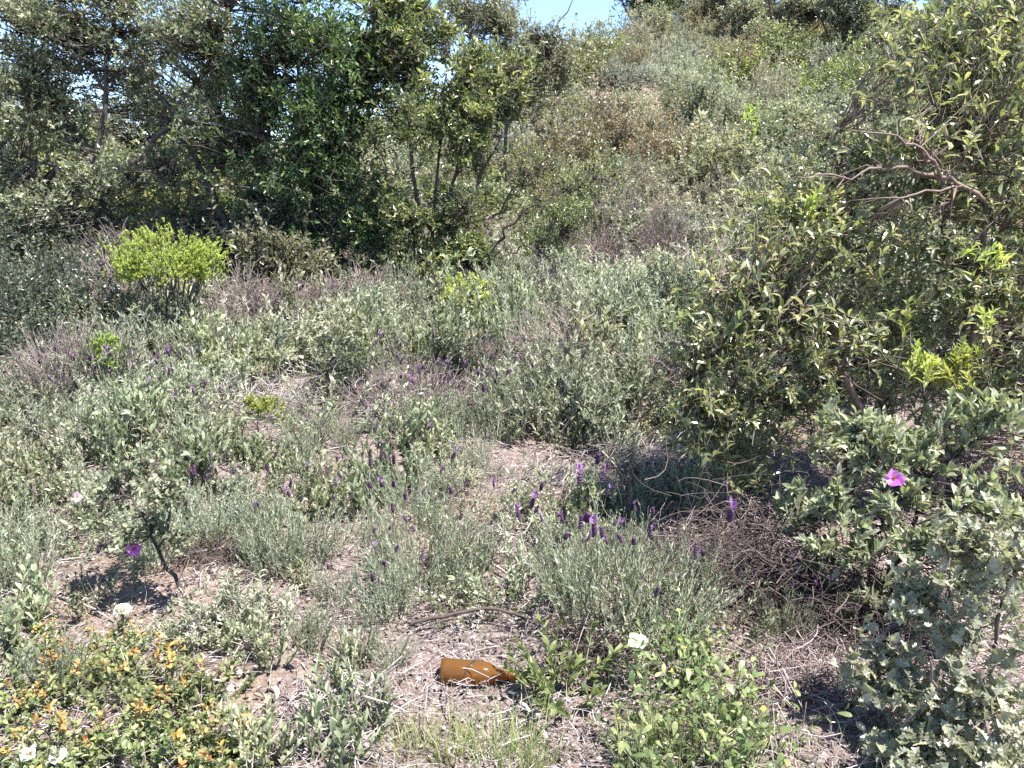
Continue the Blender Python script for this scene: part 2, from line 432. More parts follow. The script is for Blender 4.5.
def branch_out(gs, rng, src, targets, r, k=5):
    """side branches from the nearest points of the limbs to the targets"""
    src = np.asarray(src); targets = np.asarray(targets)
    d = np.linalg.norm(src[None] - targets[:, None], axis=2) + .6 * np.maximum(src[None, :, 2] - targets[:, None, 2], 0)
    j = np.argmin(d, axis=1)
    b = src[j]; e = targets
    mid = (b + e) / 2 + rng.normal(size=b.shape) * .12 * np.linalg.norm(e - b, axis=1)[:, None]
    pts = bez(b, mid, e, k)
    pts[:, 1:-1] += rng.normal(size=(len(b), k - 2, 3)) * .018
    gs.tubes(pts, np.linspace(1, .3, k)[None] * r * rng.uniform(.5, 1.2, (len(b), 1)), rng.uniform(.1, .8, len(b)), 4)

# leaf specs
LF = dict(
    holm=dict(k='quad', L=(.036, .070), W=.50, along=.5, rand=.35, face_up=.1),
    dark=dict(k='quad', L=(.045, .085), W=.42, along=.55, rand=.35, face_up=.1),
    small=dict(k='quad', L=(.018, .034), W=.45, along=.6, rand=.3),
    tiny=dict(k='needle', L=(.014, .030), W=.22, along=.9, rand=.25),
    heath=dict(k='needle', L=(.022, .045), W=.17, along=1.0, rand=.3),
    bushy=dict(k='quad', L=(.014, .030), W=.34, along=.65, rand=.4, face_up=.25),
    lav=dict(k='needle', L=(.017, .036), W=.23, along=.75, rand=.3, up=.15, phyl=1.57, tipup=.5, face_up=.2),
    ladan=dict(k='oval', L=(.042, .074), W=.33, along=.6, rand=.35, face_up=.7, phyl=1.57, tipy=.26),
    ladanbig=dict(k='oval', L=(.038, .066), W=.40, along=.6, rand=.28, face_up=.5),
    cistus=dict(k='oval', L=(.026, .046), W=.42, along=.8, rand=.2, up=.2, phyl=1.57, face_up=.3),
    kermes=dict(k='oak', L=(.034, .058), W=.58, along=.35, rand=.4, face_up=.8),
    lowoak=dict(k='oval', L=(.018, .034), W=.62, along=.35, rand=.35, face_up=.9),
    lime=dict(k='blade', L=(.018, .034), W=.20, along=.75, rand=.25, up=.2),
    weed=dict(k='spoon', L=(.020, .042), W=.55, along=.4, rand=.35, face_up=.9),
)

def tree(name, rng, limbs, clumps, leafmat, leaf, m, slen=.26, bark='bark', gap=-.35, stem_r=.003, twigs=.35, crown_name='crown', freq=1.0):
    """limbs: (points, r0, r1); clumps: (centre, radii, shoots)"""
    root = empty(name)
    gt, gb, gl = Geo(), Geo(), Geo()
    src = []
    for pts, r0, r1 in limbs: src.append(limb(gt, pts, r0, r1, rng, rng.uniform(.3, .6)))
    src = np.concatenate(src)
    for c, R, n in clumps:
        p = dome(gl, gb, rng, n, c, np.array(R) * np.array([1.15, 1.1, 1.15]), slen, m, leaf, shell=.5, hemi=False, conn=0, gap=gap, stem_r=stem_r, out=.7, up=.35, freq=freq, clus=9, spread=.35)
        k = rng.permutation(len(p))[:max(3, int(len(p) * twigs))]
        branch_out(gb, rng, src, p[k] - np.array([0, 0, .1]), .008 + .004 * (R[0] > .6))
    part(gt, 'trunk', M[bark], root)
    cr = part(gl, crown_name, M[leafmat], root)
    part(gb, 'branch_work', M[bark], root)
    return root

def shrub(name, rng, n, R, slen, m, leafmat, leaf, stemmat='darktwig', **kw):
    root = empty(name)
    gl, gs = Geo(), Geo()
    dome(gl, gs, rng, n, kw.pop('center', (0, 0, R[2] * .12)), R, slen, m, leaf, **kw)
    part(gl, 'foliage', M[leafmat], root)
    part(gs, 'stem', M[stemmat], root)
    return root

def tuft(name, rng, n, r0, H, lean, m, leafmat, leaf, stem_r=.0022, stemmat='stem', foliage='foliage', spread=1.0):
    """upright stems out of one base, leafy from low down to the tip; returns the plant and its stem tips"""
    root = empty(name)
    gl, gs = Geo(), Geo()
    a = rng.uniform(0, 6.283, n); rr = np.sqrt(rng.uniform(0, 1, n))
    Q = np.stack([np.cos(a) * rr * r0, np.sin(a) * rr * r0, np.full(n, -.01)], 1)
    h = H * rng.uniform(.55, 1.0, n) * (1 - .25 * rr ** 2)
    ln = lean * (rr + .2) * rng.uniform(.5, 1.3, n) * h
    a2 = a + rng.normal(size=n) * .4
    P = Q + np.stack([np.cos(a2) * ln, np.sin(a2) * ln, h], 1)
    shoots(gl, gs, rng, Q, P, m, leaf, stem_r, curve=.07)
    part(gl, foliage, M[leafmat], root); part(gs, 'stem', M[stemmat], root)
    return root, P

def lathe(g, prof, tint, axis_p=(0, 0, 0), axis_d=(0, 0, 1), sides=7):
    prof = np.asarray(prof, float)
    d = norm(np.asarray(axis_d, float)); P = np.asarray(axis_p, float) + d * prof[:, :1]
    g.tubes(P[None], prof[None, :, 1], tint, sides)

SPIKE_ME = []
def spike_mesh(rng, i):
    """one dark flower head on its bare stalk; the violet bracts on top are a sub-part"""
    g = Geo(); L = rng.uniform(.022, .034)
    for k in range(5):
        z = L * k / 5
        lathe(g, [(z, .003), (z + L * .06, .0070 - .0006 * abs(k - 1.5)), (z + L * .16, .0066 - .0006 * abs(k - 1.5)), (z + L * .23, .0030 if k < 4 else .0002)], rng.uniform(.2, .8), sides=6)
    b = Geo(); n = 4
    a = np.arange(n) * 1.57 + rng.uniform(0, 6)
    P = np.tile([[0, 0, L * .98]], (n, 1)); D = np.stack([np.cos(a) * .45, np.sin(a) * .45, np.full(n, 1.0)], 1)
    b.leaves(P, D, np.stack([np.cos(a), np.sin(a), np.full(n, -.3)], 1), rng.uniform(.014, .026, n), .009, rng.uniform(.2, 1, n), 'spoon')
    return g, b

def add_spikes(root, rng, tips, count, stalk=(.05, .13), bract_p=.6, s=1.0):
    """dark flower heads standing above the foliage on bare stalks"""
    idx = np.argsort(-tips[:, 2] + rng.uniform(0, .30, len(tips)))[:count]
    for i in idx:
        p = tips[i]; h = rng.uniform(*stalk); s_ = s * rng.uniform(.75, 1.2)
        d = norm(np.array([p[0] * .5 + rng.normal() * .03, p[1] * .5 + rng.normal() * .03, .35]))
        e = p + d * h
        g, b = spike_mesh(rng, i)
        st = Geo(); st.tubes(np.stack([p - d * .02, (p + e) / 2 + rng.normal(size=3) * .004, e])[None], np.array([[.0013, .0012, .0011]]), .5, 3)
        o = part(st, 'flower_stalk', M['stem'], root)
        q = part(g, 'flower_spike', M['spike'], o)
        q.location = e; q.rotation_euler = (rng.uniform(-.4, .4), rng.uniform(-.4, .4), 0); q.scale = (s_ * rng.uniform(.7, 1.1), s_ * rng.uniform(.7, 1.1), s_ * rng.uniform(.8, 1.25))
        if rng.uniform() < bract_p:
            c = part(b, 'bract', M['bract'], o)
            c.location = e; c.rotation_euler = q.rotation_euler; c.scale = (s_, s_, s_)

def flower(root, rng, loc, mat, r=.028, face=(0, -1, .5), n=5, open_=.35, name='flower'):
    """five crumpled petals round a tuft of stamens"""
    f = norm(np.asarray(face, float)); A = norm(np.cross(f, [.3, .1, 1])); B = np.cross(f, A)
    a = np.arange(n) * 2 * pi / n + rng.uniform(0, 6)
    D = A * np.cos(a)[:, None] + B * np.sin(a)[:, None] + f * open_
    g = Geo(); g.leaves(np.zeros((n, 3)) + f * np.linspace(0, .002, n)[:, None], D, np.tile(f, (n, 1)) + rng.normal(size=(n, 3)) * .3, r * rng.uniform(.85, 1.12, n), r * rng.uniform(.8, 1.05, n), rng.uniform(.2, .9, n), 'petal')
    o = part(g, name, M[mat], root); o.location = loc
    s = Geo(); k = 14
    a = rng.uniform(0, 6.28, k); rr = rng.uniform(.05, .24, k) * r
    Q = (A * np.cos(a)[:, None] + B * np.sin(a)[:, None]) * rr[:, None] * .4
    s.tubes(np.stack([Q, Q * 2.2 + f * r * .32], 1), r * .055, rng.uniform(.3, .9, k), 4)
    c = part(s, 'stamen_tuft', M['yellow'], o)
    return o

# ------------------------------------------------------------------ the setting
def make_ground():
    def axis(a, b, n, far, nf):
        core = np.linspace(a, b, n); g = np.geomspace(1, far, nf)
        return core, g
    xs = np.concatenate([-6 - np.geomspace(.3, 380, 40)[::-1], np.linspace(-6, 6, 150), 6 + np.geomspace(.3, 380, 40)])
    ys = np.concatenate([-3 - np.geomspace(.3, 60, 10)[::-1], np.linspace(-3, 12, 190), 12 + np.geomspace(.25, 380, 70)])
    X, Y = np.meshgrid(xs, ys); Z = gz(X, Y)
    near = np.exp(-(np.maximum(Y - 6, 0) / 6) ** 2) * np.exp(-(np.maximum(np.abs(X) - 5, 0) / 3) ** 2)
    Z = Z + near * (.012 * np.sin(X * 11 + Y * 7) * np.sin(Y * 13 - X * 3) + .008 * np.sin(X * 23 + 1) * np.sin(Y * 19))
    nx, ny = len(xs), len(ys)
    g = Geo(); i = np.arange(ny - 1)[:, None] * nx + np.arange(nx - 1)[None]
    g.add(np.stack([X, Y, Z], -1).reshape(-1, 3), [np.stack([i, i + 1, i + nx + 1, i + nx], -1).reshape(-1, 4)], .5, True)
    o = g.build('ground', M['ground']); tag(o, kind='structure'); return o
make_ground()

R0 = np.random.default_rng(SEED)
def wp(px, row, Y):
    z = zrow(Y, row)
    return np.array([(px - 512) / F * (Y * cos(PITCH) + (z - CZ) * sin(PITCH)), Y, z])

# ------------------------------------------------------------------ the trees behind the clearing
def plan_tree(name, base, limbs, clumps, rng, mult=2.2, **kw):
    b = np.array(base)
    L = [([np.array(wp(*p)) - b if len(p) == 3 else np.zeros(3) for p in pts], r0 * .72, r1 * .6) for pts, r0, r1 in limbs]
    for l in L: pass
    C = []
    for px, row, Y, rx, rz, n in clumps:
        k = Y / F
        rz = max(rz, .75 * rx); C.append((wp(px, row, Y) - b, (rx * k, (rx + rz) * .5 * k * 1.1, rz * k), int(n * mult)))
    return tree(name, rng, L, C, **kw)

# holm oak with the forked trunk
b = col(112, 9.3)
t1 = plan_tree('holm_oak', b,
    [([(), (104, 215, 9.3), (98, 165, 9.3), (108, 70, 9.35), (118, -10, 9.4)], .085, .022),
     ([(103, 200, 9.3), (120, 178, 9.2), (160, 135, 9.2), (205, 70, 9.1), (230, 10, 9.1)], .055, .016),
     ([(98, 170, 9.3), (70, 120, 9.4), (30, 60, 9.5), (10, 0, 9.5)], .045, .014),
     ([(96, 185, 9.3), (50, 165, 9.2), (0, 150, 9.1), (-50, 110, 9.0)], .035, .012),
     ([(104, 90, 9.35), (80, 40, 9.5), (70, -20, 9.5)], .03, .012),
     ([(150, 145, 9.2), (185, 110, 9.4), (240, 95, 9.5)], .03, .012)],
    [(40, 20, 9.4, 80, 45, 300), (130, -10, 9.4, 80, 45, 300), (215, 30, 9.0, 55, 45, 330), (215, 110, 9.1, 45, 50, 160),
     (20, 90, 9.2, 60, 40, 170), (95, 60, 9.6, 45, 35, 90), (10, 190, 8.9, 70, 60, 300), (95, 175, 9.0, 40, 28, 100),
     (-60, 60, 9.2, 60, 90, 200), (160, 55, 9.5, 45, 30, 160), (150, 95, 9.6, 50, 26, 110), (60, 90, 9.5, 50, 35, 120), (70, 10, 9.2, 70, 40, 260), (60, 130, 9.3, 50, 28, 130), (110, 215, 9.6, 60, 25, 120), (40, 230, 9.0, 60, 35, 220), (60, -60, 9.5, 110, 50, 220), (190, -60, 9.4, 90, 50, 220), (140, 170, 9.5, 40, 30, 60)],
    np.random.default_rng(11), mult=1.4, leafmat='holm', leaf=LF['holm'], m=10, gap=.0, slen=.22, freq=1.6)
place(t1, b, label='open holm oak with dark forked trunk and sky showing through its yellowish crown', cat='tree', group='trees behind the clearing')

# leaning oak stem beside it
b = col(245, 9.0)
t = plan_tree('leaning_oak', b,
    [([(), (228, 235, 9.0), (212, 190, 9.05), (188, 148, 9.1), (160, 100, 9.2), (140, 60, 9.2)], .065, .018),
     ([(214, 195, 9.05), (185, 175, 9.0), (165, 165, 8.9)], .025, .01),
     ([(205, 180, 9.05), (240, 140, 9.1), (255, 90, 9.1)], .03, .012)],
    [(165, 165, 9.0, 30, 16, 50), (235, 150, 9.3, 40, 35, 130), (200, 225, 9.4, 45, 25, 90), (260, 100, 9.3, 30, 40, 120), (270, 215, 8.9, 40, 30, 120)],
    np.random.default_rng(12), mult=2.8, leafmat='olive', leaf=LF['holm'], m=10, gap=-.15, slen=.2, freq=1.6)
place(t, b, label='young oak with one dark stem leaning toward the forked holm oak', cat='tree', group='trees behind the clearing')

# the dense dark tree
b = col(322, 8.8)
t = plan_tree('strawberry_tree', b,
    [([(), (318, 240, 8.8), (305, 150, 8.9), (300, 40, 8.9), (310, -40, 8.9)], .06, .018),
     ([(320, 255, 8.8), (345, 190, 8.8), (360, 100, 8.8), (365, 10, 8.8)], .05, .015),
     ([(318, 250, 8.8), (285, 200, 8.8), (262, 130, 8.8)], .04, .012),
     ([(322, 265, 8.8), (352, 230, 8.6), (382, 190, 8.5)], .035, .012)],
    [(320, 40, 8.7, 75, 70, 560), (300, 140, 8.5, 65, 70, 520), (370, 60, 8.8, 55, 75, 380), (350, 170, 8.6, 55, 60, 420), (265, 70, 8.9, 40, 55, 220),
     (300, 225, 8.7, 70, 50, 430), (375, 235, 8.6, 45, 45, 260), (310, -50, 8.9, 110, 60, 420), (250, 190, 9.1, 35, 50, 180), (330, 120, 9.6, 110, 130, 420)],
    np.random.default_rng(13), mult=1.15, leafmat='dark', leaf=dict(LF['dark'], L=(.045, .08)), m=9, gap=-.22, slen=.24)
place(t, b, label='dense tall tree with dark glossy green leaves down to the ground', cat='tree', group='trees behind the clearing')

# several stems, yellow-green
b = col(436, 8.5)
t = plan_tree('mastic_tree', b,
    [([(), (425, 230, 8.5), (410, 150, 8.5), (415, 60, 8.5), (425, -20, 8.5)], .045, .012),
     ([(), (440, 240, 8.5), (455, 170, 8.5), (468, 90, 8.5), (475, 20, 8.5)], .042, .012),
     ([(), (452, 245, 8.4), (480, 180, 8.4), (505, 110, 8.4), (520, 60, 8.4)], .036, .010),
     ([(), (430, 250, 8.5), (440, 150, 8.6), (445, 60, 8.6)], .035, .010),
     ([(), (418, 245, 8.5), (390, 190, 8.4), (375, 140, 8.4)], .030, .010)],
    [(410, 40, 8.5, 45, 55, 240), (465, 75, 8.5, 40, 40, 200), (480, 130, 8.3, 38, 45, 190), (395, 0, 8.7, 45, 40, 150), (425, 130, 8.4, 45, 50, 190),
     (500, 90, 8.4, 30, 40, 120), (410, 215, 8.3, 40, 38, 150), (470, 205, 8.4, 45, 35, 130), (430, 255, 8.2, 45, 25, 140), (395, 268, 8.2, 35, 22, 90), (475, 250, 8.1, 35, 22, 90), (440, 30, 8.7, 30, 26, 70), (400, 60, 8.8, 40, 40, 120), (510, 70, 8.6, 26, 30, 80)],
    np.random.default_rng(14), mult=1.25, leafmat='yellowgreen', leaf=LF['dark'], m=9, gap=-.02, slen=.22, freq=1.5)
place(t, b, label='slender tree of several stems fanning up with yellow green leaves', cat='tree', group='trees behind the clearing')

# dark arching branches to its right
b = col(478, 8.0)
t = plan_tree('arching_bush', b,
    [([(), (490, 255, 8.0), (520, 215, 8.0), (560, 195, 8.0), (600, 178, 8.0)], .03, .007),
     ([(), (482, 250, 8.0), (490, 225, 8.1), (515, 190, 8.1), (545, 165, 8.1)], .026, .007),
     ([(), (470, 250, 8.0), (465, 215, 8.0), (455, 195, 8.0)], .022, .007),
     ([(), (505, 262, 7.9), (530, 245, 7.9), (560, 235, 7.9)], .02, .006)],
    [(590, 180, 8.0, 35, 18, 60), (555, 205, 8.0, 42, 16, 70), (540, 165, 8.1, 35, 18, 70), (560, 238, 7.9, 35, 14, 50), (460, 200, 8.0, 22, 16, 40)],
    np.random.default_rng(15), leafmat='yellowgreen', leaf=LF['small'], m=9, gap=-.2, slen=.16, bark='darktwig')
place(t, b, label='low bush with bare dark branches arching away from the yellow green tree', cat='bush', group='trees behind the clearing')

# pale thin tree against the sky
b = col(505, 13.0)
t = plan_tree('thin_tree', b,
    [([(), (505, 120, 13), (500, 50, 13), (490, -20, 13)], .045, .012), ([(504, 110, 13), (530, 60, 13), (560, 20, 13), (580, -10, 13)], .03, .008),
     ([(505, 90, 13), (470, 40, 13), (450, 0, 13)], .03, .009)],
    [(500, 30, 13, 40, 35, 160), (545, 40, 13, 35, 26, 120), (470, 10, 13, 35, 30, 110), (520, 80, 13, 40, 25, 120), (560, 70, 13, 30, 18, 60), (490, -10, 13, 40, 25, 40)],
    np.random.default_rng(16), leafmat='olive', leaf=LF['dark'], m=9, gap=-.2, slen=.28)
place(t, b, label='thin pale tree with sparse leaves standing against the gap of sky', cat='tree')

TAKEN = []   # (x, y, r)
# paler trees farther off, seen through the holm oak
for px, Y, seed, lab in [(215, 15.0, 19, 'pale distant tree seen past the leaning oak stem'), (135, 14.5, 17, 'pale distant tree filling the gap behind the forked trunk'), (30, 15.5, 18, 'pale distant tree behind the outer limbs of the forked holm oak')]:
    b = col(px, Y)
    t = plan_tree('distant_tree', b, [([(), (px + 4, 120, Y), (px - 8, 70, Y)], .06, .015), ([(px + 4, 130, Y), (px + 35, 90, Y)], .035, .012)],
        [(px, 95, Y, 40, 24, 70), (px - 35, 120, Y, 35, 24, 70), (px + 40, 118, Y, 36, 24, 70), (px, 140, Y, 60, 25, 110), (px + 10, 65, Y, 35, 22, 40)],
        np.random.default_rng(seed), mult=2.6, leafmat='olive', leaf=dict(LF['dark'], L=(.06, .10)), m=8, gap=-.25, slen=.3)
    place(t, b, label=lab, cat='tree', group='trees behind the clearing')

# ------------------------------------------------------------------ scrub sources
def dens(n): return int(n)
rg = np.random.default_rng(21)
HEATH = [shrub('heath_shrub', rg, 520, (.62, .62, .6), .15, 14, ['greyheath', 'straw', 'greyheath', 'silver'][i_], dict(LF['bushy'], L=(.028, .055), W=.38), stemmat='twig', rough=.35, conn=.25, out=.7, up=.6, clus=14, spread=.28) for i_ in range(4)]
OLIVE = [shrub('rockrose_shrub', rg, 440, (.65, .65, .75), .18, 11, 'olive', LF['holm'], rough=.35, conn=.18, gap=-.7, clus=13, spread=.28) for _ in range(4)]
BROWN = [shrub('oak_scrub', rg, 420, (.9, .9, 1.1), .22, 10, 'brownish', LF['holm'], rough=.35, conn=.15, gap=-.6, clus=15, spread=.28) for _ in range(2)]
GREEN = [shrub('green_scrub', rg, 330, (.7, .7, .85), .2, 10, 'yellowgreen', LF['holm'], rough=.35, conn=.18, gap=-.55, clus=13, spread=.28) for _ in range(2)]
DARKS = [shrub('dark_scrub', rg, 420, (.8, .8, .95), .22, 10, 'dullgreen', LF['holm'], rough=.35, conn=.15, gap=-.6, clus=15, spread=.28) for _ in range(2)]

def drybush(rng, n=170, H=.6):
    """a dead bush of bare purplish twigs"""
    root = empty('dry_bush'); g = Geo()
    d = norm(rng.normal(size=(n, 3)) * np.array([1, 1, .8])); d[:, 2] = np.abs(d[:, 2]) + .25; d = norm(d)
    E = d * H * rng.uniform(.5, 1, (n, 1)); B = rng.normal(size=(n, 3)) * .03; B[:, 2] = 0
    mid = (B + E) / 2 + rng.normal(size=(n, 3)) * .08
    P = bez(B, mid, E, 5); g.tubes(P, np.linspace(1, .35, 5)[None] * .005 * rng.uniform(.5, 1.2, (n, 1)), rng.uniform(.1, .9, n), 3)
    side = Geo()
    for k in range(4):
        q = P[:, rng.integers(2, 4)] ; e = q + norm(d + rng.normal(size=(n, 3)) * .6) * rng.uniform(.08, .24, (n, 1))
        side.tubes(np.stack([q, (q + e) / 2 + rng.normal(size=(n, 3)) * .015, e], 1), .0022, rng.uniform(.2, .9, n), 3)
    part(g, 'stem', M['purpletwig'], root); part(side, 'twig_work', M['purpletwig'], root)
    return root
DRY = [drybush(rg) for _ in range(2)]

# ------------------------------------------------------------------ named scrub on the slope
def scrub(src, px, Y, H, W=None, rz=None, label=None, cat='bush', base_h=1.0, group=None, rng=R0):
    p = col(px, Y)
    s = H / base_h; w = s if W is None else W
    TAKEN.append((p[0], p[1], .35 * w))
    if Y < 10.5 and src in DRY: TAKEN.append((p[0], p[1] - .7 * w, .35 * w))
    return place(src, (p[0], p[1], p[2] - .03), (w, w, s), rng.uniform(0, 6.28) if rz is None else rz, label, cat, group)
scrub(DRY[0], 601, 9.6, 1.35, 1.15, label='dead purplish bare bush at the foot of the grey slope', base_h=1.0)
scrub(DRY[1], 662, 10.2, 1.3, .7, label='narrow dry purplish bush beside the wider dead bush', base_h=1.0)
scrub(DRY[0], 625, 11.5, 1.4, 1.2, label='taller brown bare bush just above the two dead purplish bushes', base_h=1.0)
scrub(BROWN[0], 575, 14.0, 1.9, 1.5, label='wide brown tinted oak bush on the slope beside the thin pale tree', base_h=1.3)
scrub(BROWN[1], 625, 15.5, 1.8, 1.4, label='brown tinted oak bush higher up behind the wide one', base_h=1.3)
scrub(BROWN[0], 535, 12.4, 1.3, 1.0, label='small reddish oak bush at the foot of the thin pale tree', base_h=1.3)
scrub(GREEN[0], 560, 10.8, 1.15, 1.0, label='leafy yellow green bush below the brown tinted oak bushes', base_h=1.0)
scrub(OLIVE[1], 600, 12.0, 1.35, 1.15, label='grey green bush between the brown oaks and the dead purplish bush', base_h=.9)
scrub(GREEN[1], 530, 9.4, .9, .8, label='yellow green bush behind the bare arching branches', base_h=1.0)
scrub(OLIVE[0], 525, 8.2, .55, .6, label='small grey green bush under the bare arching branches', base_h=.9)
scrub(DARKS[0], 860, 17.0, 1.5, 1.0, label='dark leaved bush showing between pale slope shrubs', base_h=1.1)
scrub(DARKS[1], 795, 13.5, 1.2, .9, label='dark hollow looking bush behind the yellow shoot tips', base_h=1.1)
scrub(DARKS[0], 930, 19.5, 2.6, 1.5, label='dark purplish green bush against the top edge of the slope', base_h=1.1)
scrub(OLIVE[2], 830, 12.5, 1.1, 1.0, label='pale rockrose bush beside the dark hollow looking bush', base_h=.9)
scrub(OLIVE[3], 700, 16.5, 1.5, 1.3, label='broad olive bush halfway up the grey slope', base_h=.9)
# behind and between the trees
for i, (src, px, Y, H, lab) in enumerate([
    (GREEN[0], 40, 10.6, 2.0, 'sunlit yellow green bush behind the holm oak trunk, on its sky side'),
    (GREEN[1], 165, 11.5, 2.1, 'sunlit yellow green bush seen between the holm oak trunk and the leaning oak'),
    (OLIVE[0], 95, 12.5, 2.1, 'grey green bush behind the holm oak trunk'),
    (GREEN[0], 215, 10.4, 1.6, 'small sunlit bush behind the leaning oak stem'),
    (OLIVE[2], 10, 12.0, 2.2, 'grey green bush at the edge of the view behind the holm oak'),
    (DARKS[1], 20, 8.8, 1.25, 'dark bush with shade put into its leaf colour under the holm oak'),
    (DARKS[0], 260, 8.4, 1.1, 'dark bush with shade put into its leaf colour at the foot of the dense dark tree'),
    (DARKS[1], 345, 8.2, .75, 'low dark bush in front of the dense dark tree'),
    (DARKS[0], 200, 8.6, .8, 'dark bush with shade put into its leaf colour behind the lime green spurge'),
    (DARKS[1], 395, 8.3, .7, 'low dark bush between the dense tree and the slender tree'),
    (DARKS[0], 75, 7.6, .95, 'dark bush with shade put into its leaf colour beside the lime green spurge'),
    (DARKS[1], 10, 7.4, .85, 'dark bush with shade put into its leaf colour at the edge of the view'),
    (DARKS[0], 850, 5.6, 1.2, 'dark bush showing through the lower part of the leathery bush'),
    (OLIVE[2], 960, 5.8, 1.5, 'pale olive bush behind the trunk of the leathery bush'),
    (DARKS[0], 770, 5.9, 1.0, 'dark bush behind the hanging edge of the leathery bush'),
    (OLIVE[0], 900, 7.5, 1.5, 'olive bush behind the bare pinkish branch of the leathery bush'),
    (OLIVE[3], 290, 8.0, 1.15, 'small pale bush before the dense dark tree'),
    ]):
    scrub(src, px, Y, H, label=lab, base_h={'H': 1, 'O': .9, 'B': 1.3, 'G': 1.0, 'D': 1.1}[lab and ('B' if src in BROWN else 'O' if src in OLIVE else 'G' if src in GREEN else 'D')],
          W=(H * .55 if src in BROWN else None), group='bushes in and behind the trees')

# ------------------------------------------------------------------ ridge trees
def ridge_tree(px, Y, H, W, mat_, lab, seed, lf='dark', n=190, low=.45):
    rng = np.random.default_rng(seed); b = np.array(col(px, Y))
    limbs = [([np.zeros(3), np.array([.05 * H * rng.normal(), 0, H * .35]), np.array([.12 * W * rng.normal(), 0, H * .85])], .05 * H / 3, .02)]
    for s in (-1, 1, .4):
        limbs.append(([np.array([0, 0, H * .2]), np.array([s * W * .3, rng.normal() * .2, H * .45]), np.array([s * W * .6, rng.normal() * .2, H * .75])], .035 * H / 3, .012))
    cl = []
    for k in range(9):
        a = rng.uniform(0, 6.28); r = rng.uniform(.1, .75)
        cl.append((np.array([cos(a) * r * W, sin(a) * r * W * .8, H * rng.uniform(low, .92)]), (W * .45, W * .45, H * .22), n))
    t = tree('ridge_tree', rng, limbs, cl, mat_, dict(LF[lf], L=(.07, .12)), 8, slen=.4, gap=-.3, twigs=.2, stem_r=.006)
    place(t, tuple(b), label=lab, cat='tree', group='trees along the ridge')
ridge_tree(640, 27, 2.3, 1.5, 'dark', 'dark ridge tree nearest the gap of sky', 31, n=110, low=.35)
ridge_tree(690, 27.5, 2.5, 1.8, 'holm', 'dark ridge tree with visible trunk, second from the gap of sky', 32, n=150, low=.25)
ridge_tree(738, 26, 2.4, 1.5, 'holm', 'ridge tree between the dark pair and the olive green clump', 33, low=.15)
ridge_tree(785, 24, 2.5, 1.5, 'olive', 'pale olive ridge tree at the top of the slope', 34, low=.2)
ridge_tree(840, 22, 2.5, 1.5, 'holm', 'greener ridge tree with dark hollows beside the pale olive one', 35, low=.15)
ridge_tree(885, 23, 2.6, 1.6, 'olive', 'olive ridge tree beside the dark purplish bush', 36, low=.2)
ridge_tree(985, 22, 2.8, 1.7, 'olive', 'olive ridge tree above the large leathery bush', 37, low=.2)
ridge_tree(815, 26, 3.3, 1.6, 'olive', 'pale ridge tree rising behind the greener one', 38, low=.3)
ridge_tree(765, 23, 1.9, 1.2, 'olive', 'low olive ridge tree in front of the pale olive one', 39, low=.15)

# ------------------------------------------------------------------ hillside scrub, scattered
def free(x, y, r):
    return all((x - a) ** 2 + (y - b_) ** 2 > (r + c) ** 2 for a, b_, c in TAKEN)
rs = np.random.default_rng(41)
HILL = {'heath_shrub': 'grey heath shrub, one of the many pale mounds covering the slope',
        'rockrose_shrub': 'olive green rockrose shrub among the pale mounds on the slope',
        'green_scrub': 'green leafy shrub scattered among the pale mounds on the slope',
        'oak_scrub': 'brown tinted oak shrub scattered on the slope'}
n_h = 0
for _ in range(14000):
    Y = 9.4 + 25 * rs.uniform() ** .9
    px = rs.uniform(-40, 1090)
    if px < 470 and rs.uniform() < .3: continue
    if Y > 22 and px < 640: continue
    p = col(px, Y); r = .40 + .020 * Y
    if not free(p[0], p[1], r * .55): continue
    if px < 470 and Y < 10.8: continue
    TAKEN.append((p[0], p[1], r * .55))
    u = rs.uniform() + .18 * sin(p[0] * .5) * sin(p[1] * .45)
    src = HEATH if u < .38 else OLIVE if u < .76 else GREEN if u < .87 else BROWN
    k = src[rs.integers(len(src))]
    nm = k.name.split('.')[0]
    s = rs.uniform(.8, 1.35) * min(.85 + .03 * Y, 1.5) * (.62 if src is BROWN else .85)
    place(k, (p[0], p[1], p[2] - .04), (s * rs.uniform(.9, 1.25), s * rs.uniform(.9, 1.25), s * rs.uniform(.75, 1.15)), rs.uniform(0, 6.28), HILL[nm], 'shrub', 'scrub on the slope, ' + nm.replace('_', ' '))
    n_h += 1
    if n_h > 640: break
print('hill shrubs', n_h)

# ------------------------------------------------------------------ spurge with lime green head
rq = np.random.default_rng(51)
def spurge(rng, n, R, zc, m=26, name='spurge'):
    root = empty(name); gl, gs = Geo(), Geo()
    got = dome(gl, gs, rng, n, (0, 0, zc), R, .05, m, dict(LF['lime'], L=(.014, .028), W=.30), shell=.2, hemi=True, base=(0, 0, .1), conn=.02, conn_r=.011, out=.9, up=.9, rough=.3, zmin=-.25, clus=30 if n > 300 else 9, spread=.2)
    part(gl, 'flower_head', M['lime'], root); part(gs, 'stem', M['bark'], root)
    return root
p = col(176, 6.2)
s1 = spurge(rq, 1250, (.50, .42, .33), .72)
place(s1, p, label='large dome of lime green spurge on bare reddish stems before the trees', cat='plant')
scrub(DARKS[0], 176, 6.1, .82, .50, label='dark leaved bush added as shade under the large lime green spurge', base_h=1.1)  # added bush whose dark leaves stand in for shade below the dome
s2 = spurge(rq, 130, (.19, .17, .18), .34)
place(s2, at(108, 408), label='small lime green spurge low in the shade near the large dome', cat='plant', group=None)
s3 = spurge(rq, 80, (.14, .14, .16), .24, 22)
place(s3, at(262, 452), label='small yellowish spurge among pale rockroses below the grey mounds', cat='plant')
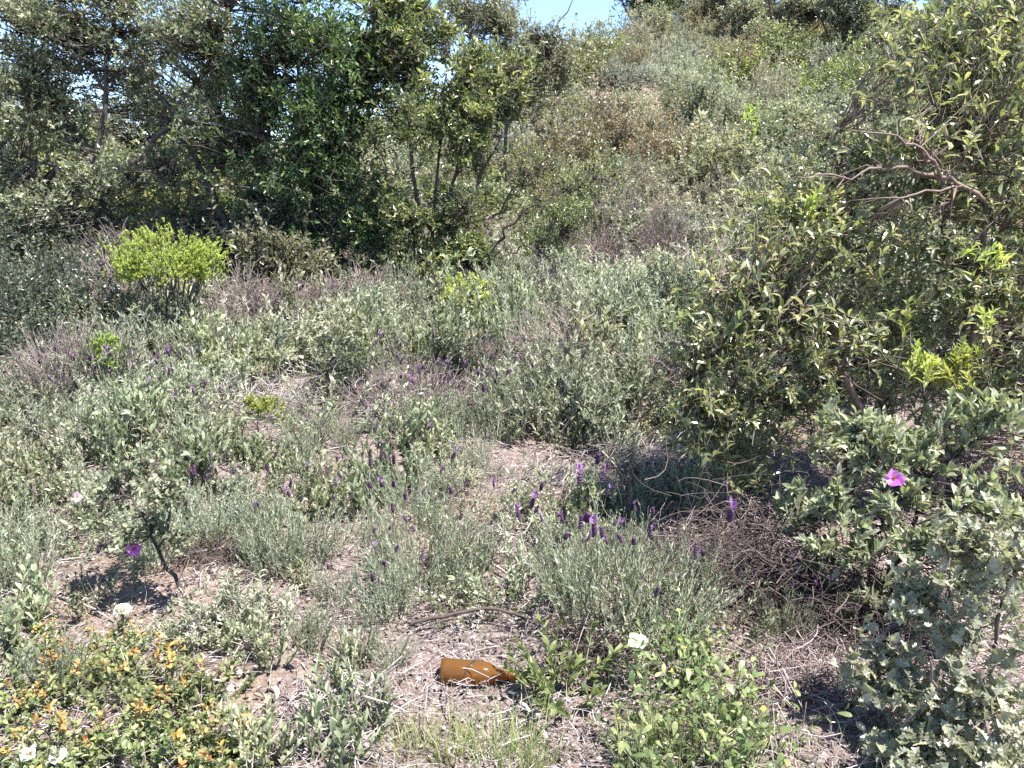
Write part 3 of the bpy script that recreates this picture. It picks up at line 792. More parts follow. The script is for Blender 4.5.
s4 = spurge(rq, 110, (.20, .18, .16), .26, 20)
place(s4, at(470, 335), (1.5, 1.5, 1.3), label='bright yellow green low spurge before the slender tree', cat='plant')

# ------------------------------------------------------------------ grey mounds before the trees
rm = np.random.default_rng(52)
MOUND = [shrub('curry_bush', rm, 460, (.55, .5, .5), .12, 14, 'silver', dict(LF['bushy'], L=(.022, .044), W=.36, along=.8, rand=.3), stemmat='twig', rough=.35, conn=.22, out=.6, up=.9, clus=17, spread=.2) for _ in range(3)]
MD = [(298, 368, .62, .85, 'largest silvery grey mound before the dense dark tree'),
      (345, 352, .52, .62, 'silvery grey mound beside the largest one, toward the slender tree'),
      (245, 360, .55, .55, 'silvery grey mound beside the large lime green spurge'),
      (420, 330, .5, .55, 'small grey mound with brown top before the slender tree'),
      (385, 345, .45, .55, 'low grey mound between the silvery ones and the slender tree'),
      (545, 330, .55, .7, 'pale grey mound before the arching branches'),
      (590, 345, .6, .75, 'pale grey mound at the foot of the slope below the dead bush'),
      (640, 350, .65, .7, 'pale grey mound below the narrow dead bush'),
      (500, 320, .5, .6, 'grey green mound under the slender tree'),
      (655, 400, .55, .55, 'grey mound near the edge of the large leathery bush'),
      (600, 395, .42, .5, 'low grey mound just beyond the bare pinkish ground'),
      (150, 415, .42, .5, 'dull grey mound at the foot of the large lime green spurge'),
      (60, 395, .45, .6, 'dull grey mound in the shade beside the small lime spurge'),
      (20, 420, .4, .5, 'dull grey mound at the shaded edge of the clearing'),
      (195, 410, .4, .45, 'dull grey mound between the spurges'),
      (168, 372, .62, .55, 'tall dull mound right in front of the large lime green spurge'),
      (205, 368, .6, .5, 'tall grey mound at the foot of the lime green spurge, toward the silvery ones'),
      (125, 370, .6, .5, 'tall grey mound at the foot of the lime green spurge, toward the shade'),
      (600, 305, .6, .8, 'pale mound right below the dead purplish bush'),
      (655, 310, .6, .8, 'pale mound right below the narrow dead bush'),
      (700, 305, .7, .8, 'pale mound at the foot of the slope behind the leathery bush'),
      (535, 400, .40, .42, 'small grey mound beyond the lavender row')]
for i, (px, py, H, W, lab) in enumerate(MD):
    p = at(px, py); TAKEN.append((p[0], p[1], W * .35))
    place(MOUND[i % 3], p, (W / .52, W / .52, H * R0.uniform(1.0, 1.45) / .55), R0.uniform(0, 6.28), lab, 'bush', 'grey mounds before the trees')

# ------------------------------------------------------------------ lavender
rl = np.random.default_rng(53)
LAV = []
for i in range(4):
    r, tips = tuft('lavender', rl, 58 + 9 * i, .12, .42, [.5, .7, .4, .6][i], 34, 'lav', LF['lav'], stem_r=.0022)
    add_spikes(r, rl, tips, [11, 9, 7, 10][i], stalk=(.04, .20), bract_p=[.35, .25, .2, .5][i], s=1.35)
    LAV.append(r)
LAVP = []
for i in range(3):
    r, tips = tuft('lavender', rl, 44 + 9 * i, .10, .40, [.45, .7, .35][i], 32, 'lav', LF['lav'], stem_r=.0022)
    LAVP.append(r)
LV = [(0, 600, 622, 1.15, 'big feathery lavender with purple spikes beside the amber bottle'),
      (3, 655, 640, .85, 'lavender with bright violet tips next to the cream flower'),
      (0, 565, 600, .75, 'lavender at the edge of the bare ground, behind the broad leaved plant'),
      (1, 425, 592, 1.0, 'feathery lavender with thin dark spikes behind the curved stick'),
      (3, 388, 618, .7, 'small lavender with one tall violet spike at the end of the curved stick'),
      (2, 465, 575, .8, 'feathery lavender on the bare ground above the curved stick'),
      (1, 408, 512, .75, 'compact lavender with a cluster of dark spikes above the feathery one'),
      (3, 500, 435, .95, 'tall lavender in the row at the back of the bare ground'),
      (0, 460, 440, .95, 'lavender in the back row with grey green leaves and dark spikes'),
      (2, 535, 432, .85, 'lavender at the end of the back row nearest the slope'),
      (1, 420, 435, .85, 'lavender in the back row beside the dry twig heap'),
      (0, 190, 455, .8, 'lavender with violet tips near the small yellowish spurge'),
      (3, 130, 430, .9, 'lavender with many violet tips below the small lime spurge'),
      (1, 45, 432, .9, 'lavender with pinkish violet tips in the shade at the edge'),
      (2, 90, 445, .8, 'lavender with few spikes beside the pinkish tipped one'),
      (0, 165, 420, .9, 'lavender in the shade under the large lime spurge'),
      (3, 215, 540, .7, 'upright green lavender on the bare ground behind the crooked young oak'),
      (2, 280, 572, .8, 'upright feathery lavender on bare ground between two dark bases'),
      (1, 310, 560, .75, 'upright feathery lavender close behind its twin on bare ground'),
      (0, 390, 388, .8, 'lavender with violet tips beside the tangled dry twigs'),
      (3, 510, 395, .9, 'lavender with deep violet heads before the pale mounds'),
      (2, 785, 640, .5, 'lavender in the shade under the dark twig tangle')]
for k, px, py, s, lab in LV:
    p = at(px, py); TAKEN.append((p[0], p[1], .14 * s))
    place(LAV[k], p, s, R0.uniform(0, 6.28), lab, 'lavender', 'lavenders in the clearing')
LP = [(0, 370, 540, .55, 'young dark lavender without spikes on bare ground'), (1, 335, 600, .5, 'small pale lavender without spikes above the stick end'),
      (2, 255, 560, .5, 'small lavender without spikes beside the upright feathery ones'), (0, 590, 560, .6, 'spikeless lavender behind the big feathery one'),
      (1, 640, 590, .85, 'spikeless lavender filling in behind the violet tipped one'), (2, 690, 600, .75, 'spikeless lavender at the edge of the twig tangle'),
      (0, 310, 650, .55, 'small feathery spikeless lavender beside the pale leaf rosettes'), (1, 390, 668, .4, 'thin spikeless lavender just beside the bottle'),
      (2, 300, 470, .75, 'spikeless lavender behind the upright feathery pair'), (0, 345, 450, .7, 'spikeless lavender before the dry twig heap'),
      (1, 490, 480, .35, 'tiny lavender alone at the top of the bare ground'), (2, 60, 690, .6, 'feathery plant amid the orange tinted oak leaves'),
      (0, 620, 470, .6, 'grey spikeless lavender among fallen twigs'), (1, 660, 500, .6, 'grey spikeless lavender at the foot of the leathery bush'),
      (2, 470, 600, .5, 'thin spikeless lavender behind the curved stick'), (0, 530, 575, .35, 'tiny lavender in the middle of the bare ground')]
for k, px, py, s, lab in LP:
    p = at(px, py); TAKEN.append((p[0], p[1], .1 * s))
    place(LAVP[k], p, s, R0.uniform(0, 6.28), lab, 'lavender', 'spikeless lavenders')

# ------------------------------------------------------------------ pale-leaved rockrose seedlings
rc = np.random.default_rng(54)
CIS = [tuft('rockrose_seedling', rc, 9 + 3 * i, .05, .24, .5, 15, 'cistus', LF['cistus'], stem_r=.003)[0] for i in range(4)]
CS = [(268, 668, 1.0, 'pale rockrose seedling with upright leaf tips beside the patch of low oak'), (165, 650, .7, 'pale rockrose seedling beside the white flower'),
      (20, 640, 1.2, 'bright pale rockrose seedling at the edge of the low oak'), (265, 765, 1.0, 'large pale rosette at the lower corner of the low oak'),
      (330, 770, 1.2, 'pale felted rockrose below the dark crossed sticks'), (365, 740, 1.0, 'pale felted rockrose beside the dark crossed sticks'),
      (350, 690, .8, 'felted rockrose on straw above the crossed sticks'), (230, 650, .6, 'tiny pale rosette behind the leafy seedling'),
      (5, 700, 1.0, 'pale rosette at the edge beside the feathery plant'), (370, 575, .5, 'yellowish small rosette on the bare ground'),
      (300, 590, .6, 'pale tuft at the dark base of the upright lavender'), (45, 505, .9, 'pale rockrose in the thicket beside the crooked young oak'),
      (20, 520, 1.0, 'pale rockrose at the edge of the thicket'), (240, 440, .9, 'pale leafy rockrose below the spurge'), (270, 475, 1.1, 'tall pale rockrose on dark stems above the upright lavender'),
      (330, 480, .8, 'pale rockrose on the edge of the bare ground'), (85, 470, 1.0, 'pale rockrose beside the pink flower'), (600, 440, .9, 'fresh green shoot beside the crooked dry branch'),
      (505, 445, .7, 'pale rockrose in front of the lavender row'), (20, 570, .8, 'low pale rockrose on leaf litter near the edge'), (85, 560, .6, 'thin dark stemmed rockrose on leaf litter')]
for i, (px, py, s, lab) in enumerate(CS):
    p = at(px, py); TAKEN.append((p[0], p[1], .08 * s))
    place(CIS[i % 4], p, s, R0.uniform(0, 6.28), lab, 'rockrose', 'pale rockrose seedlings')

# ------------------------------------------------------------------ crooked young oak with the magenta flower near it
ro = np.random.default_rng(55)
b = np.array(at(190, 606)); YB = b[1]
root = empty('young_oak'); gt, gl, gs = Geo(), Geo(), Geo()
L1 = limb(gt, [np.zeros(3), wp(168, 570, YB) - b, wp(150, 530, YB) - b, wp(130, 500, YB) - b, wp(105, 470, YB + .1) - b], .0085, .004, ro, .2, wob=.006)
L2 = limb(gt, [wp(160, 552, YB) - b, wp(170, 510, YB) - b, wp(160, 465, YB + .1) - b], .006, .003, ro, .2, wob=.006)
src = np.concatenate([L1, L2])
for px, row, rx, n in [(110, 490, 26, 26), (140, 465, 30, 34), (165, 490, 28, 30), (150, 520, 26, 24), (95, 515, 20, 16), (180, 535, 20, 16), (120, 540, 18, 12)]:
    k = YB / F
    pts = dome(gl, gs, ro, n, wp(px, row, YB + ro.uniform(-.1, .1)) - b, (rx * k, rx * k, rx * k * .8), .09, 9, LF['lowoak'], shell=.5, hemi=False, conn=0, stem_r=.0016)
    branch_out(gs, ro, src, pts[::3], .003)
part(gt, 'trunk', M['bark'], root); part(gl, 'foliage', M['cistus'], root); part(gs, 'twig_work', M['darktwig'], root)
place(root, tuple(b), label='crooked young oak with dark leaning stem and small pale leaves', cat='tree')

# ------------------------------------------------------------------ loose flowers on their own thin plants
def flower_plant(px, py, Yoff, mat_, label, r=.028, face=(0, -1, .5), base_py=None, open_=.35, stemlean=.0):
    """a single flower on a leafy rockrose stem standing on the ground"""
    b = np.array(at(px + stemlean, base_py)); p = wp(px, py, b[1] + Yoff) - b
    root = empty('flowering_rockrose'); gs, gl = Geo(), Geo(); rng = np.random.default_rng(int(px * 7 + py))
    mid = p * .5 + rng.normal(size=3) * .01
    c = bez(np.zeros((1, 3)), mid[None], p[None], 6); gs.tubes(c, .0022, .4, 5)
    Q = c[0][1:5]; n = 4
    for q in Q:
        k = 3; d = norm(rng.normal(size=(k, 3)) + np.array([0, 0, .9]))
        shoots(gl, gs, rng, np.tile(q, (k, 1)), q + d * .05, 6, dict(LF['cistus'], L=(.018, .032)), .0012)
    part(gs, 'stem', M['stem'], root); part(gl, 'foliage', M['cistus'], root)
    flower(root, rng, p, mat_, r, face, open_=open_)
    place(root, tuple(b), label=label, cat='flower')
flower_plant(134, 549, 0, 'magenta', 'single magenta flower with yellow centre before the crooked young oak', .030, (.1, -1, .35), 600)
flower_plant(124, 612, 0, 'white', 'single white flower at the back of the low oak patch', .034, (0, -.4, 1), 642, .5)
flower_plant(162, 490, 0, 'pinkpetal', 'pale pink flower above the crooked young oak', .024, (.2, -1, .5), 560)
flower_plant(78, 497, 0, 'pinkpetal', 'pale pink flower among rockroses beside the crooked young oak', .026, (-.2, -1, .5), 545)
flower_plant(636, 643, 0, 'white', 'cream white flower on the weeds below the violet lavender', .036, (.3, -.35, 1), 690, .4)
flower_plant(30, 755, 0, 'white', 'white flower at the bottom of the low oak patch', .026, (-.1, -.5, 1), 785, .5)
flower_plant(58, 757, 0.02, 'white', 'white flower just beside the lowest white flower', .026, (.2, -.5, 1), 790, .5)
flower_plant(640, 740, 0, 'white', 'tiny yellowish white flower low in the weeds', .015, (.2, -.5, 1), 770, .5)
flower_plant(726, 272, 0, 'pinkpetal', 'pale pink flower on tall felted leaves beside the leathery bush', .03, (-.3, -1, .5), 480, .5)

# ------------------------------------------------------------------ low oak with orange young leaves
rw = np.random.default_rng(56)
def low_oak(rng, R, n):
    root = empty('low_oak'); gl, gs, go = Geo(), Geo(), Geo()
    got = dome(gl, gs, rng, n, (0, 0, .01), R, .07, 8, dict(LF['lowoak'], L=(.014, .028)), shell=.6, conn=.3, conn_r=.003, rough=.3, out=.5, up=.8)
    top = got[np.argsort(-got[:, 2] + rng.uniform(0, R[2] * .9, len(got)))[:max(5, n // 14)]]
    shoots(go, gs, rng, top, top + norm(rng.normal(size=top.shape) * .4 + np.array([0, 0, 1])) * .04, 8, dict(LF['lowoak'], L=(.014, .026), up=.2), .001, tint=rng.uniform(0, 1, len(top)))
    part(gl, 'foliage', M['lowoak'], root); part(go, 'young_leaves', M['orange'], root); part(gs, 'stem', M['darktwig'], root)
    return root
LOK = [low_oak(rw, (.22, .19, .12), 85) for _ in range(3)]
for i, (px, py, s, lab) in enumerate([(75, 690, 1.1, 'low oak with orange young leaves around the feathery plant'), (140, 690, 1.1, 'low oak with orange leaves below the white flower'),
        (195, 700, 1.05, 'low oak next to the pale upright seedling'), (160, 750, 1.1, 'low oak with orange tips, middle of the patch bottom'),
        (220, 755, .9, 'low oak at the lower corner by the large pale rosette'), (95, 760, 1.1, 'low oak beside the pair of white flowers'), (30, 715, .9, 'sparse low oak at the edge of the patch'),
        (115, 655, .8, 'low oak at the back of the patch, under the white flower'), (45, 655, .7, 'thin low oak at the back corner of the patch'), (20, 790, 1.0, 'low oak below the pair of white flowers'), (205, 790, 1.0, 'low oak cut by the bottom edge of the view')]):
    p = at(px, py) if py < 768 else at(px, py); TAKEN.append((p[0], p[1], .12))
    place(LOK[i % 3], p, s, R0.uniform(0, 6.28), lab, 'low oak', 'patch of low oak')

# ------------------------------------------------------------------ weeds with yellow flowers
def weed(rng, n, H, yellow=True):
    r, tips = tuft('weed', rng, n, .07, H, .8, 9, 'weed', LF['weed'], stem_r=.0018)
    if yellow:
        for p in tips[np.argsort(-tips[:, 2])[:2]]:
            flower(r, rng, p + np.array([0, 0, .008]), 'yellowpetal', .008, (rng.normal() * .3, -.4, 1), 5, .5)
    return r
WD = [weed(rw, 14, .27), weed(rw, 15, .31), weed(rw, 11, .2, False), weed(rw, 14, .24, False)]
for k, px, py, s, lab in [(0, 690, 700, 1.1, 'green weed with yellow flowers below the violet lavender'), (1, 715, 730, 1.1, 'leafy weed on a dark upright stem at the bottom of the view'),
        (0, 655, 728, .8, 'yellow flowered weed below the cream white flower'), (3, 670, 690, 1.0, 'dark green weed between the cream flower and the twig tangle'), (2, 760, 745, .9, 'low green weed before the patch of dead leaves'),
        (3, 628, 755, .7, 'low green weed beside the grass tuft'), (2, 720, 690, .9, 'green weed at the edge of the twig tangle shade'), (1, 640, 790, 1.0, 'weed cut by the bottom edge below the cream flower'), (0, 735, 790, 1.0, 'weed cut by the bottom edge beside the dead leaves'),
        (3, 690, 660, .7, 'small bright weed under the violet lavender spikes'), (2, 700, 770, 1.0, 'weed with narrow yellowish leaves at the bottom edge')]:
    p = at(px, py); TAKEN.append((p[0], p[1], .08))
    place(WD[k], p, s, R0.uniform(0, 6.28), lab, 'weed', 'green weeds by the bottle')
r, _ = tuft('broadleaf_plant', rw, 22, .06, .18, 1.1, 12, 'weed', dict(LF['cistus'], L=(.030, .050), W=.38, up=.0), stem_r=.0025)
place(r, at(560, 700), 1.2, 0, 'rounded leafy green plant at the neck of the bottle', 'plant')

# ------------------------------------------------------------------ big bushes on the right
rb = np.random.default_rng(57)
def big_bush(name, base, limbs, clumps, fresh, rng, leafmat, leaf, m, bark='pinkbark', slen=.16, gap=-.35, stem_r=.0022, twigs=.4, wob=.015, br=.0042, mult=1.0, swell=1.1, freq=.8):
    b = np.array(base); root = empty(name); gt, gl, gs, gfs = Geo(), Geo(), Geo(), []; src = []
    for pts, r0, r1 in limbs:
        src.append(limb(gt, [np.zeros(3) if len(p) == 0 else wp(*p) - b for p in pts], r0, r1, rng, rng.uniform(.3, .7), wob=wob))
    src = np.concatenate(src)
    for px, row, Y, rx, rz, n in clumps:
        k = Y / F
        p = dome(gl, gs, rng, int(n * mult), wp(px, row, Y) - b, (rx * k * swell, (rx + rz) * .5 * k * 1.2, rz * k * swell), slen * rng.uniform(.8, 1.3), m, leaf, shell=.6, hemi=False, conn=0, gap=gap, stem_r=stem_r, out=.5, up=.5, freq=freq)
        q = rng.permutation(len(p))[:max(3, int(len(p) * twigs))]
        branch_out(gs, rng, src, p[q] - np.array([0, 0, .05]), br)
    for px, row, Y, n, ln in fresh:
        p0 = wp(px, row, Y) - b; gf = Geo(); gfs.append(gf)
        P = p0 + rng.normal(size=(n, 3)) * np.array([.03, .04, .025]); D = norm(np.array([rng.normal() * .4, -.1, 1]) + rng.normal(size=(n, 3)) * .3)
        shoots(gf, gs, rng, P - D * ln, P, 9, dict(leaf, L=(leaf['L'][0] * .7, leaf['L'][1] * .85), along=.9), stem_r)
        branch_out(gs, rng, src, (P - D * ln)[:1], .004)
    part(gt, 'trunk', M[bark], root); part(gl, 'foliage', M[leafmat], root); part(gs, 'branch_work', M[bark], root)
    for gf in gfs: part(gf, 'fresh_shoot', M['fresh'], root)
    return root

b = col(930, 3.75)
t = big_bush('leathery_bush', b,
    [([(), (940, 430, 3.75), (1000, 250, 3.75), (990, 205, 3.6), (950, 178, 3.48), (925, 150, 3.4), (905, 140, 3.38)], .018, .003),
     ([(950, 178, 3.5), (905, 170, 3.4), (860, 172, 3.35), (800, 178, 3.3)], .009, .0025), ([(930, 160, 3.45), (900, 138, 3.35), (850, 130, 3.3)], .007, .002), ([(965, 188, 3.5), (940, 190, 3.4), (880, 200, 3.3)], .007, .002),
     ([(), (880, 440, 3.7), (830, 350, 3.6), (770, 300, 3.5), (720, 285, 3.5)], .026, .006),
     ([(), (960, 400, 3.9), (1020, 280, 4.0), (1040, 120, 4.0), (1050, 0, 4.0)], .034, .010),
     ([(870, 420, 3.7), (790, 400, 3.6), (720, 400, 3.5), (690, 380, 3.5)], .016, .005),
     ([(900, 470, 3.75), (860, 300, 3.9), (840, 200, 4.0), (835, 130, 4.0)], .022, .006),
     ([(960, 330, 3.8), (985, 220, 3.7), (960, 150, 3.7)], .016, .005)],
    [(985, 60, 3.8, 75, 55, 120), (950, 90, 3.7, 50, 35, 80), (1010, 170, 3.7, 50, 55, 100), (860, 160, 3.9, 50, 34, 70), (800, 205, 3.8, 50, 40, 100),
     (840, 240, 3.6, 60, 45, 130), (760, 270, 3.6, 55, 45, 120), (730, 330, 3.5, 50, 50, 120), (810, 320, 3.5, 60, 50, 130), (720, 400, 3.4, 45, 40, 90),
     (780, 390, 3.5, 50, 40, 90), (880, 330, 3.7, 50, 40, 80), (950, 240, 3.7, 60, 50, 110), (1010, 290, 3.5, 50, 50, 100), (1000, 0, 3.9, 90, 45, 120),
     (850, 440, 3.6, 60, 30, 60), (800, 190, 4.0, 26, 24, 30), (960, 380, 3.7, 50, 40, 60), (1060, 100, 3.8, 60, 120, 130), (900, 300, 3.9, 60, 40, 70), (1000, 370, 3.8, 50, 40, 60), (880, 400, 3.8, 60, 35, 60), (740, 450, 3.5, 40, 30, 50), (960, 130, 4.3, 60, 40, 70), (700, 350, 3.5, 25, 35, 40), (955, 40, 3.8, 50, 35, 90), (905, 190, 3.85, 60, 30, 80), (980, 120, 3.7, 40, 40, 60), (920, 140, 3.55, 50, 20, 40), (1120, 200, 3.8, 70, 120, 130), (1130, 400, 3.6, 70, 90, 120), (1200, 300, 3.7, 60, 120, 100), (700, 430, 3.4, 30, 30, 40)],
    [(925, 362, 3.0, 20, .09), (960, 355, 3.0, 14, .09), (945, 372, 3.0, 10, .08), (905, 310, 3.15, 4, .07), (755, 110, 3.8, 5, .1), (1000, 250, 3.3, 6, .08), (815, 200, 3.5, 5, .08), (830, 210, 3.5, 4, .07), (985, 320, 3.2, 4, .07)],
    rb, 'ladan', LF['ladan'], 8, twigs=.95, gap=-.02, mult=.82, swell=1.4, freq=1.5)
place(t, b, label='large leathery leaved bush with pinkish branches rising above the slope', cat='bush')

b = col(870, 2.95)
t = big_bush('felted_rockrose', b,
    [([(), (870, 560, 2.95), (850, 480, 2.95), (840, 430, 2.95)], .014, .005), ([(), (900, 560, 2.9), (930, 480, 2.85), (985, 430, 2.85)], .014, .005),
     ([(), (880, 540, 2.8), (885, 490, 2.75)], .008, .004), ([(), (810, 590, 2.9), (815, 520, 2.85)], .008, .004)],
    [(850, 430, 2.95, 40, 26, 60), (885, 450, 2.85, 36, 26, 50), (830, 490, 2.85, 34, 26, 45), (930, 450, 2.9, 40, 30, 45), (985, 420, 2.8, 45, 35, 60),
     (900, 500, 2.75, 34, 22, 40), (1000, 510, 2.6, 45, 45, 70), (860, 540, 2.7, 36, 26, 36), (930, 540, 2.65, 36, 26, 40), (980, 580, 2.5, 50, 30, 50), (820, 560, 2.75, 30, 24, 24), (785, 600, 2.8, 30, 20, 26), (840, 615, 2.7, 36, 22, 36), (890, 600, 2.6, 36, 22, 36), (800, 510, 2.9, 28, 22, 26)],
    [], rb, 'cistus', dict(LF['cistus'], L=(.038, .064), W=.42), 9, bark='darktwig', slen=.10, gap=-.3, stem_r=.0022, swell=1.25, mult=.7)
flower(t, rb, wp(893, 478, 2.62) - np.array(b), 'magenta', .036, (-.1, -1, .25), open_=.6)
place(t, b, label='grey felted rockrose bush carrying one magenta flower with yellow centre', cat='bush')

b = col(985, 1.95)
t = big_bush('spiny_oak_bush', b,
    [([(), (960, 720, 1.95), (900, 670, 2.0), (862, 640, 2.05)], .009, .003), ([(), (985, 720, 1.9), (1000, 620, 1.9), (1020, 520, 1.9)], .010, .004),
     ([(), (940, 760, 1.85), (905, 730, 1.85)], .007, .003), ([(), (1030, 700, 1.85), (1050, 600, 1.85)], .009, .004), ([(985, 690, 1.92), (940, 690, 1.8), (930, 660, 1.75)], .006, .003)],
    [(900, 650, 2.0, 50, 30, 34), (950, 620, 1.95, 50, 34, 34), (1000, 560, 1.9, 45, 40, 34), (920, 710, 1.85, 50, 30, 36), (985, 690, 1.8, 50, 40, 40), (1020, 640, 1.8, 40, 50, 14),
     (940, 755, 1.75, 60, 25, 40), (1010, 750, 1.7, 50, 30, 34), (880, 690, 1.95, 32, 26, 26), (910, 590, 2.05, 36, 26, 34), (960, 540, 2.0, 36, 30, 34), (900, 740, 1.85, 34, 24, 26), (1030, 520, 1.9, 40, 50, 14), (985, 800, 1.7, 90, 30, 40)],
    [], rb, 'kermes', LF['kermes'], 7, bark='purpletwig', slen=.10, gap=-.25, stem_r=.0018, br=.003, wob=.006, mult=.55, swell=1.3)
place(t, b, label='spiny leaved grey green oak bush filling the lower corner', cat='bush')

# tall felted mullein-like shoot at the edge of the bush
r, _ = tuft('rockrose_shoot', rb, 7, .05, .75, .25, 26, 'cistus', dict(LF['cistus'], L=(.03, .06), W=.42), stem_r=.004)
place(r, at(697, 402), 1.0, 0, 'tall pale felted shoot standing at the edge of the leathery bush', 'rockrose')

# ------------------------------------------------------------------ dead twigs, sticks
def tangle(rng, n, R, name='twig_heap', m='twig', r=.0022, flat=.6):
    g = Geo()
    c = rng.normal(size=(n, 3)) * np.array(R) * .5; c[:, 2] = np.abs(c[:, 2])
    d = norm(rng.normal(size=(n, 3)) * np.array([1, 1, flat])); ln = rng.uniform(.06, .28, (n, 1))
    a = c - d * ln / 2; e = c + d * ln / 2; a[:, 2] = np.maximum(a[:, 2], .002); e[:, 2] = np.maximum(e[:, 2], .002)
    mid = (a + e) / 2 + rng.normal(size=(n, 3)) * .04; mid[:, 2] = np.maximum(mid[:, 2], .002)
    g.tubes(bez(a, mid, e, 5), np.linspace(1, .4, 5)[None] * r * rng.uniform(.5, 1.5, (n, 1)), rng.uniform(0, 1, n), 3)
    return g.build(name, M[m])
rt = np.random.default_rng(58)
for px, py, n, R, m, lab in [(275, 412, 420, (.55, .35, .22), 'twig', 'heap of pale tangled dead twigs under the silvery grey mounds'),
        (650, 468, 320, (.40, .30, .16), 'twig', 'heap of bleached twigs between bare ground and leathery bush'),
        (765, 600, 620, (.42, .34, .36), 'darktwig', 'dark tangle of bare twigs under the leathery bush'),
        (730, 545, 260, (.30, .22, .30), 'purpletwig', 'dry twig tangle beside the dark one under the bush'),
        (950, 500, 620, (.42, .3, .45), 'purpletwig', 'purplish twig tangle behind the felted rockrose'),
        (965, 300, 300, (.5, .3, .9), 'purpletwig', 'tall bare twig tangle inside the leathery bush'),
        (690, 560, 300, (.26, .24, .16), 'purpletwig', 'purplish grey twigs between the big lavender and the dark tangle'),
        (800, 690, 260, (.24, .22, .07), 'purpletwig', 'flat spread of purplish twigs before the spiny oak'),
        (550, 480, 200, (.35, .22, .05), 'twig', 'scatter of pale twigs at the top of the bare ground'),
        (395, 425, 260, (.3, .2, .2), 'twig', 'heap of dead twigs beside the back row of lavender'),
        (500, 545, 160, (.22, .2, .05), 'twig', 'scatter of broken twigs in the middle of the bare ground'),
        (215, 560, 120, (.2, .12, .04), 'darktwig', 'small scatter of dark twigs behind the upright lavender'),
        (340, 712, 120, (.2, .12, .05), 'twig', 'scatter of twigs by the crossed sticks'),
        (590, 660, 90, (.14, .08, .04), 'darktwig', 'dark twigs beside the rounded leafy plant'),
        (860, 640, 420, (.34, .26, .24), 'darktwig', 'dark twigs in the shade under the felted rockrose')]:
    o = tangle(rt, int(n * 1.6), R, m=m)
    q = at(px, py) if py > 310 else col(px, 4.0); TAKEN.append((q[0], q[1], R[0] * .55)); TAKEN.append((q[0], q[1] - .25, R[0] * .4))
    o.location = at(px, py) if py > 310 else col(px, 4.0)
    tag(o, lab, 'twigs')

for q in [(420, 634), (450, 636), (480, 634), (510, 637), (540, 644), (470, 655), (500, 655), (350, 632), (380, 634), (455, 690), (490, 692), (520, 700), (130, 606), (165, 608), (190, 612), (100, 585), (60, 590), (225, 600), (270, 610), (320, 625), (300, 540), (330, 560)]:
    q = at(*q); TAKEN.append((q[0], q[1], .06))
def stick(pix_pts, r0, r1, lab, m='darktwig', lift=.012, kids_=(), side=None):
    P = []
    for q in pix_pts:
        g = np.array(at(q[0], q[1])); g[2] += lift + (q[2] if len(q) > 2 else 0); P.append(g)
    P = np.array(P); b = P[0].copy(); g = Geo()
    limb(g, P - b, r0, r1, rt, .5, wob=.002)
    for a, e in kids_: 
        limb(g, np.array([np.array(at(*a)) + [0, 0, lift], (np.array(at(*a)) + np.array(at(*e))) / 2 + [0, 0, lift + .01], np.array(at(*e)) + [0, 0, lift]]) - b, r0 * .6, r1, rt, .5, wob=.002)
    o = g.build('fallen_stick', M[m]); o.location = b; tag(o, lab, 'stick'); return o
stick([(412, 631, .02), (450, 630, .05), (485, 626, .06), (515, 630, .05), (545, 639, .03), (572, 642, .01)], .0080, .0045, 'long curved dark stick lying behind the bottle')
stick([(352, 628), (380, 629, .02), (418, 630)], .004, .003, 'thin straight stick in line with the long curved one')
stick([(331, 668), (350, 690, .03), (372, 712)], .007, .004, 'dark stick slanting down to the pale felted rockroses')
stick([(340, 700), (365, 704, .01), (392, 712)], .0035, .002, 'thin pale stick crossing under the dark slanting one', 'twig')
stick([(462, 683), (490, 679, .015), (515, 676)], .003, .002, 'pale thin stick lying along the bottle front', 'twig', .01)
stick([(482, 560), (505, 580, .02), (512, 592, .01), (530, 605)], .007, .004, 'short crooked pale stick on the bare ground', 'twig')
stick([(541, 590), (552, 597, .02), (556, 612)], .008, .005, 'short dark forked stick beside the big lavender')
stick([(528, 492), (533, 478, .05), (536, 465, .09)], .006, .004, 'burnt upright stick at the top of the bare ground')
stick([(512, 500), (520, 486, .03), (540, 492)], .005, .004, 'burnt bent stick beside the burnt upright one')
stick([(690, 462), (720, 458, .05), (755, 450, .08)], .006, .004, 'bare branch poking out of the leathery bush toward the clearing', 'purpletwig')
stick([(530, 730), (545, 748, .01), (565, 768)], .005, .003, 'dark stick below the white wood chip')
stick([(398, 768), (410, 752, .01), (420, 735)], .006, .004, 'short dark stub of wood beside the grass tuft')
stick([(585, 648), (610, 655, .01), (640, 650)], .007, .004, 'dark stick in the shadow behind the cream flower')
stick([(150, 640), (175, 632, .01), (205, 620)], .005, .003, 'dark stick behind the low oak patch')
stick([(170, 560), (205, 556, .01), (235, 548)], .004, .003, 'pale stick lying below the upright lavender', 'twig')
stick([(60, 600), (90, 612, .01), (115, 625)], .004, .003, 'pale stick on litter near the white flower', 'twig')
stick([(700, 622), (760, 606, .10), (830, 596, .14)], .0045, .003, 'long pale bare twig reaching out of the dark tangle', 'twig')
stick([(610, 440), (626, 425, .12), (628, 404, .24), (612, 394, .30)], .006, .004, 'crooked dry branch curving up beyond the twig heap', 'purpletwig')

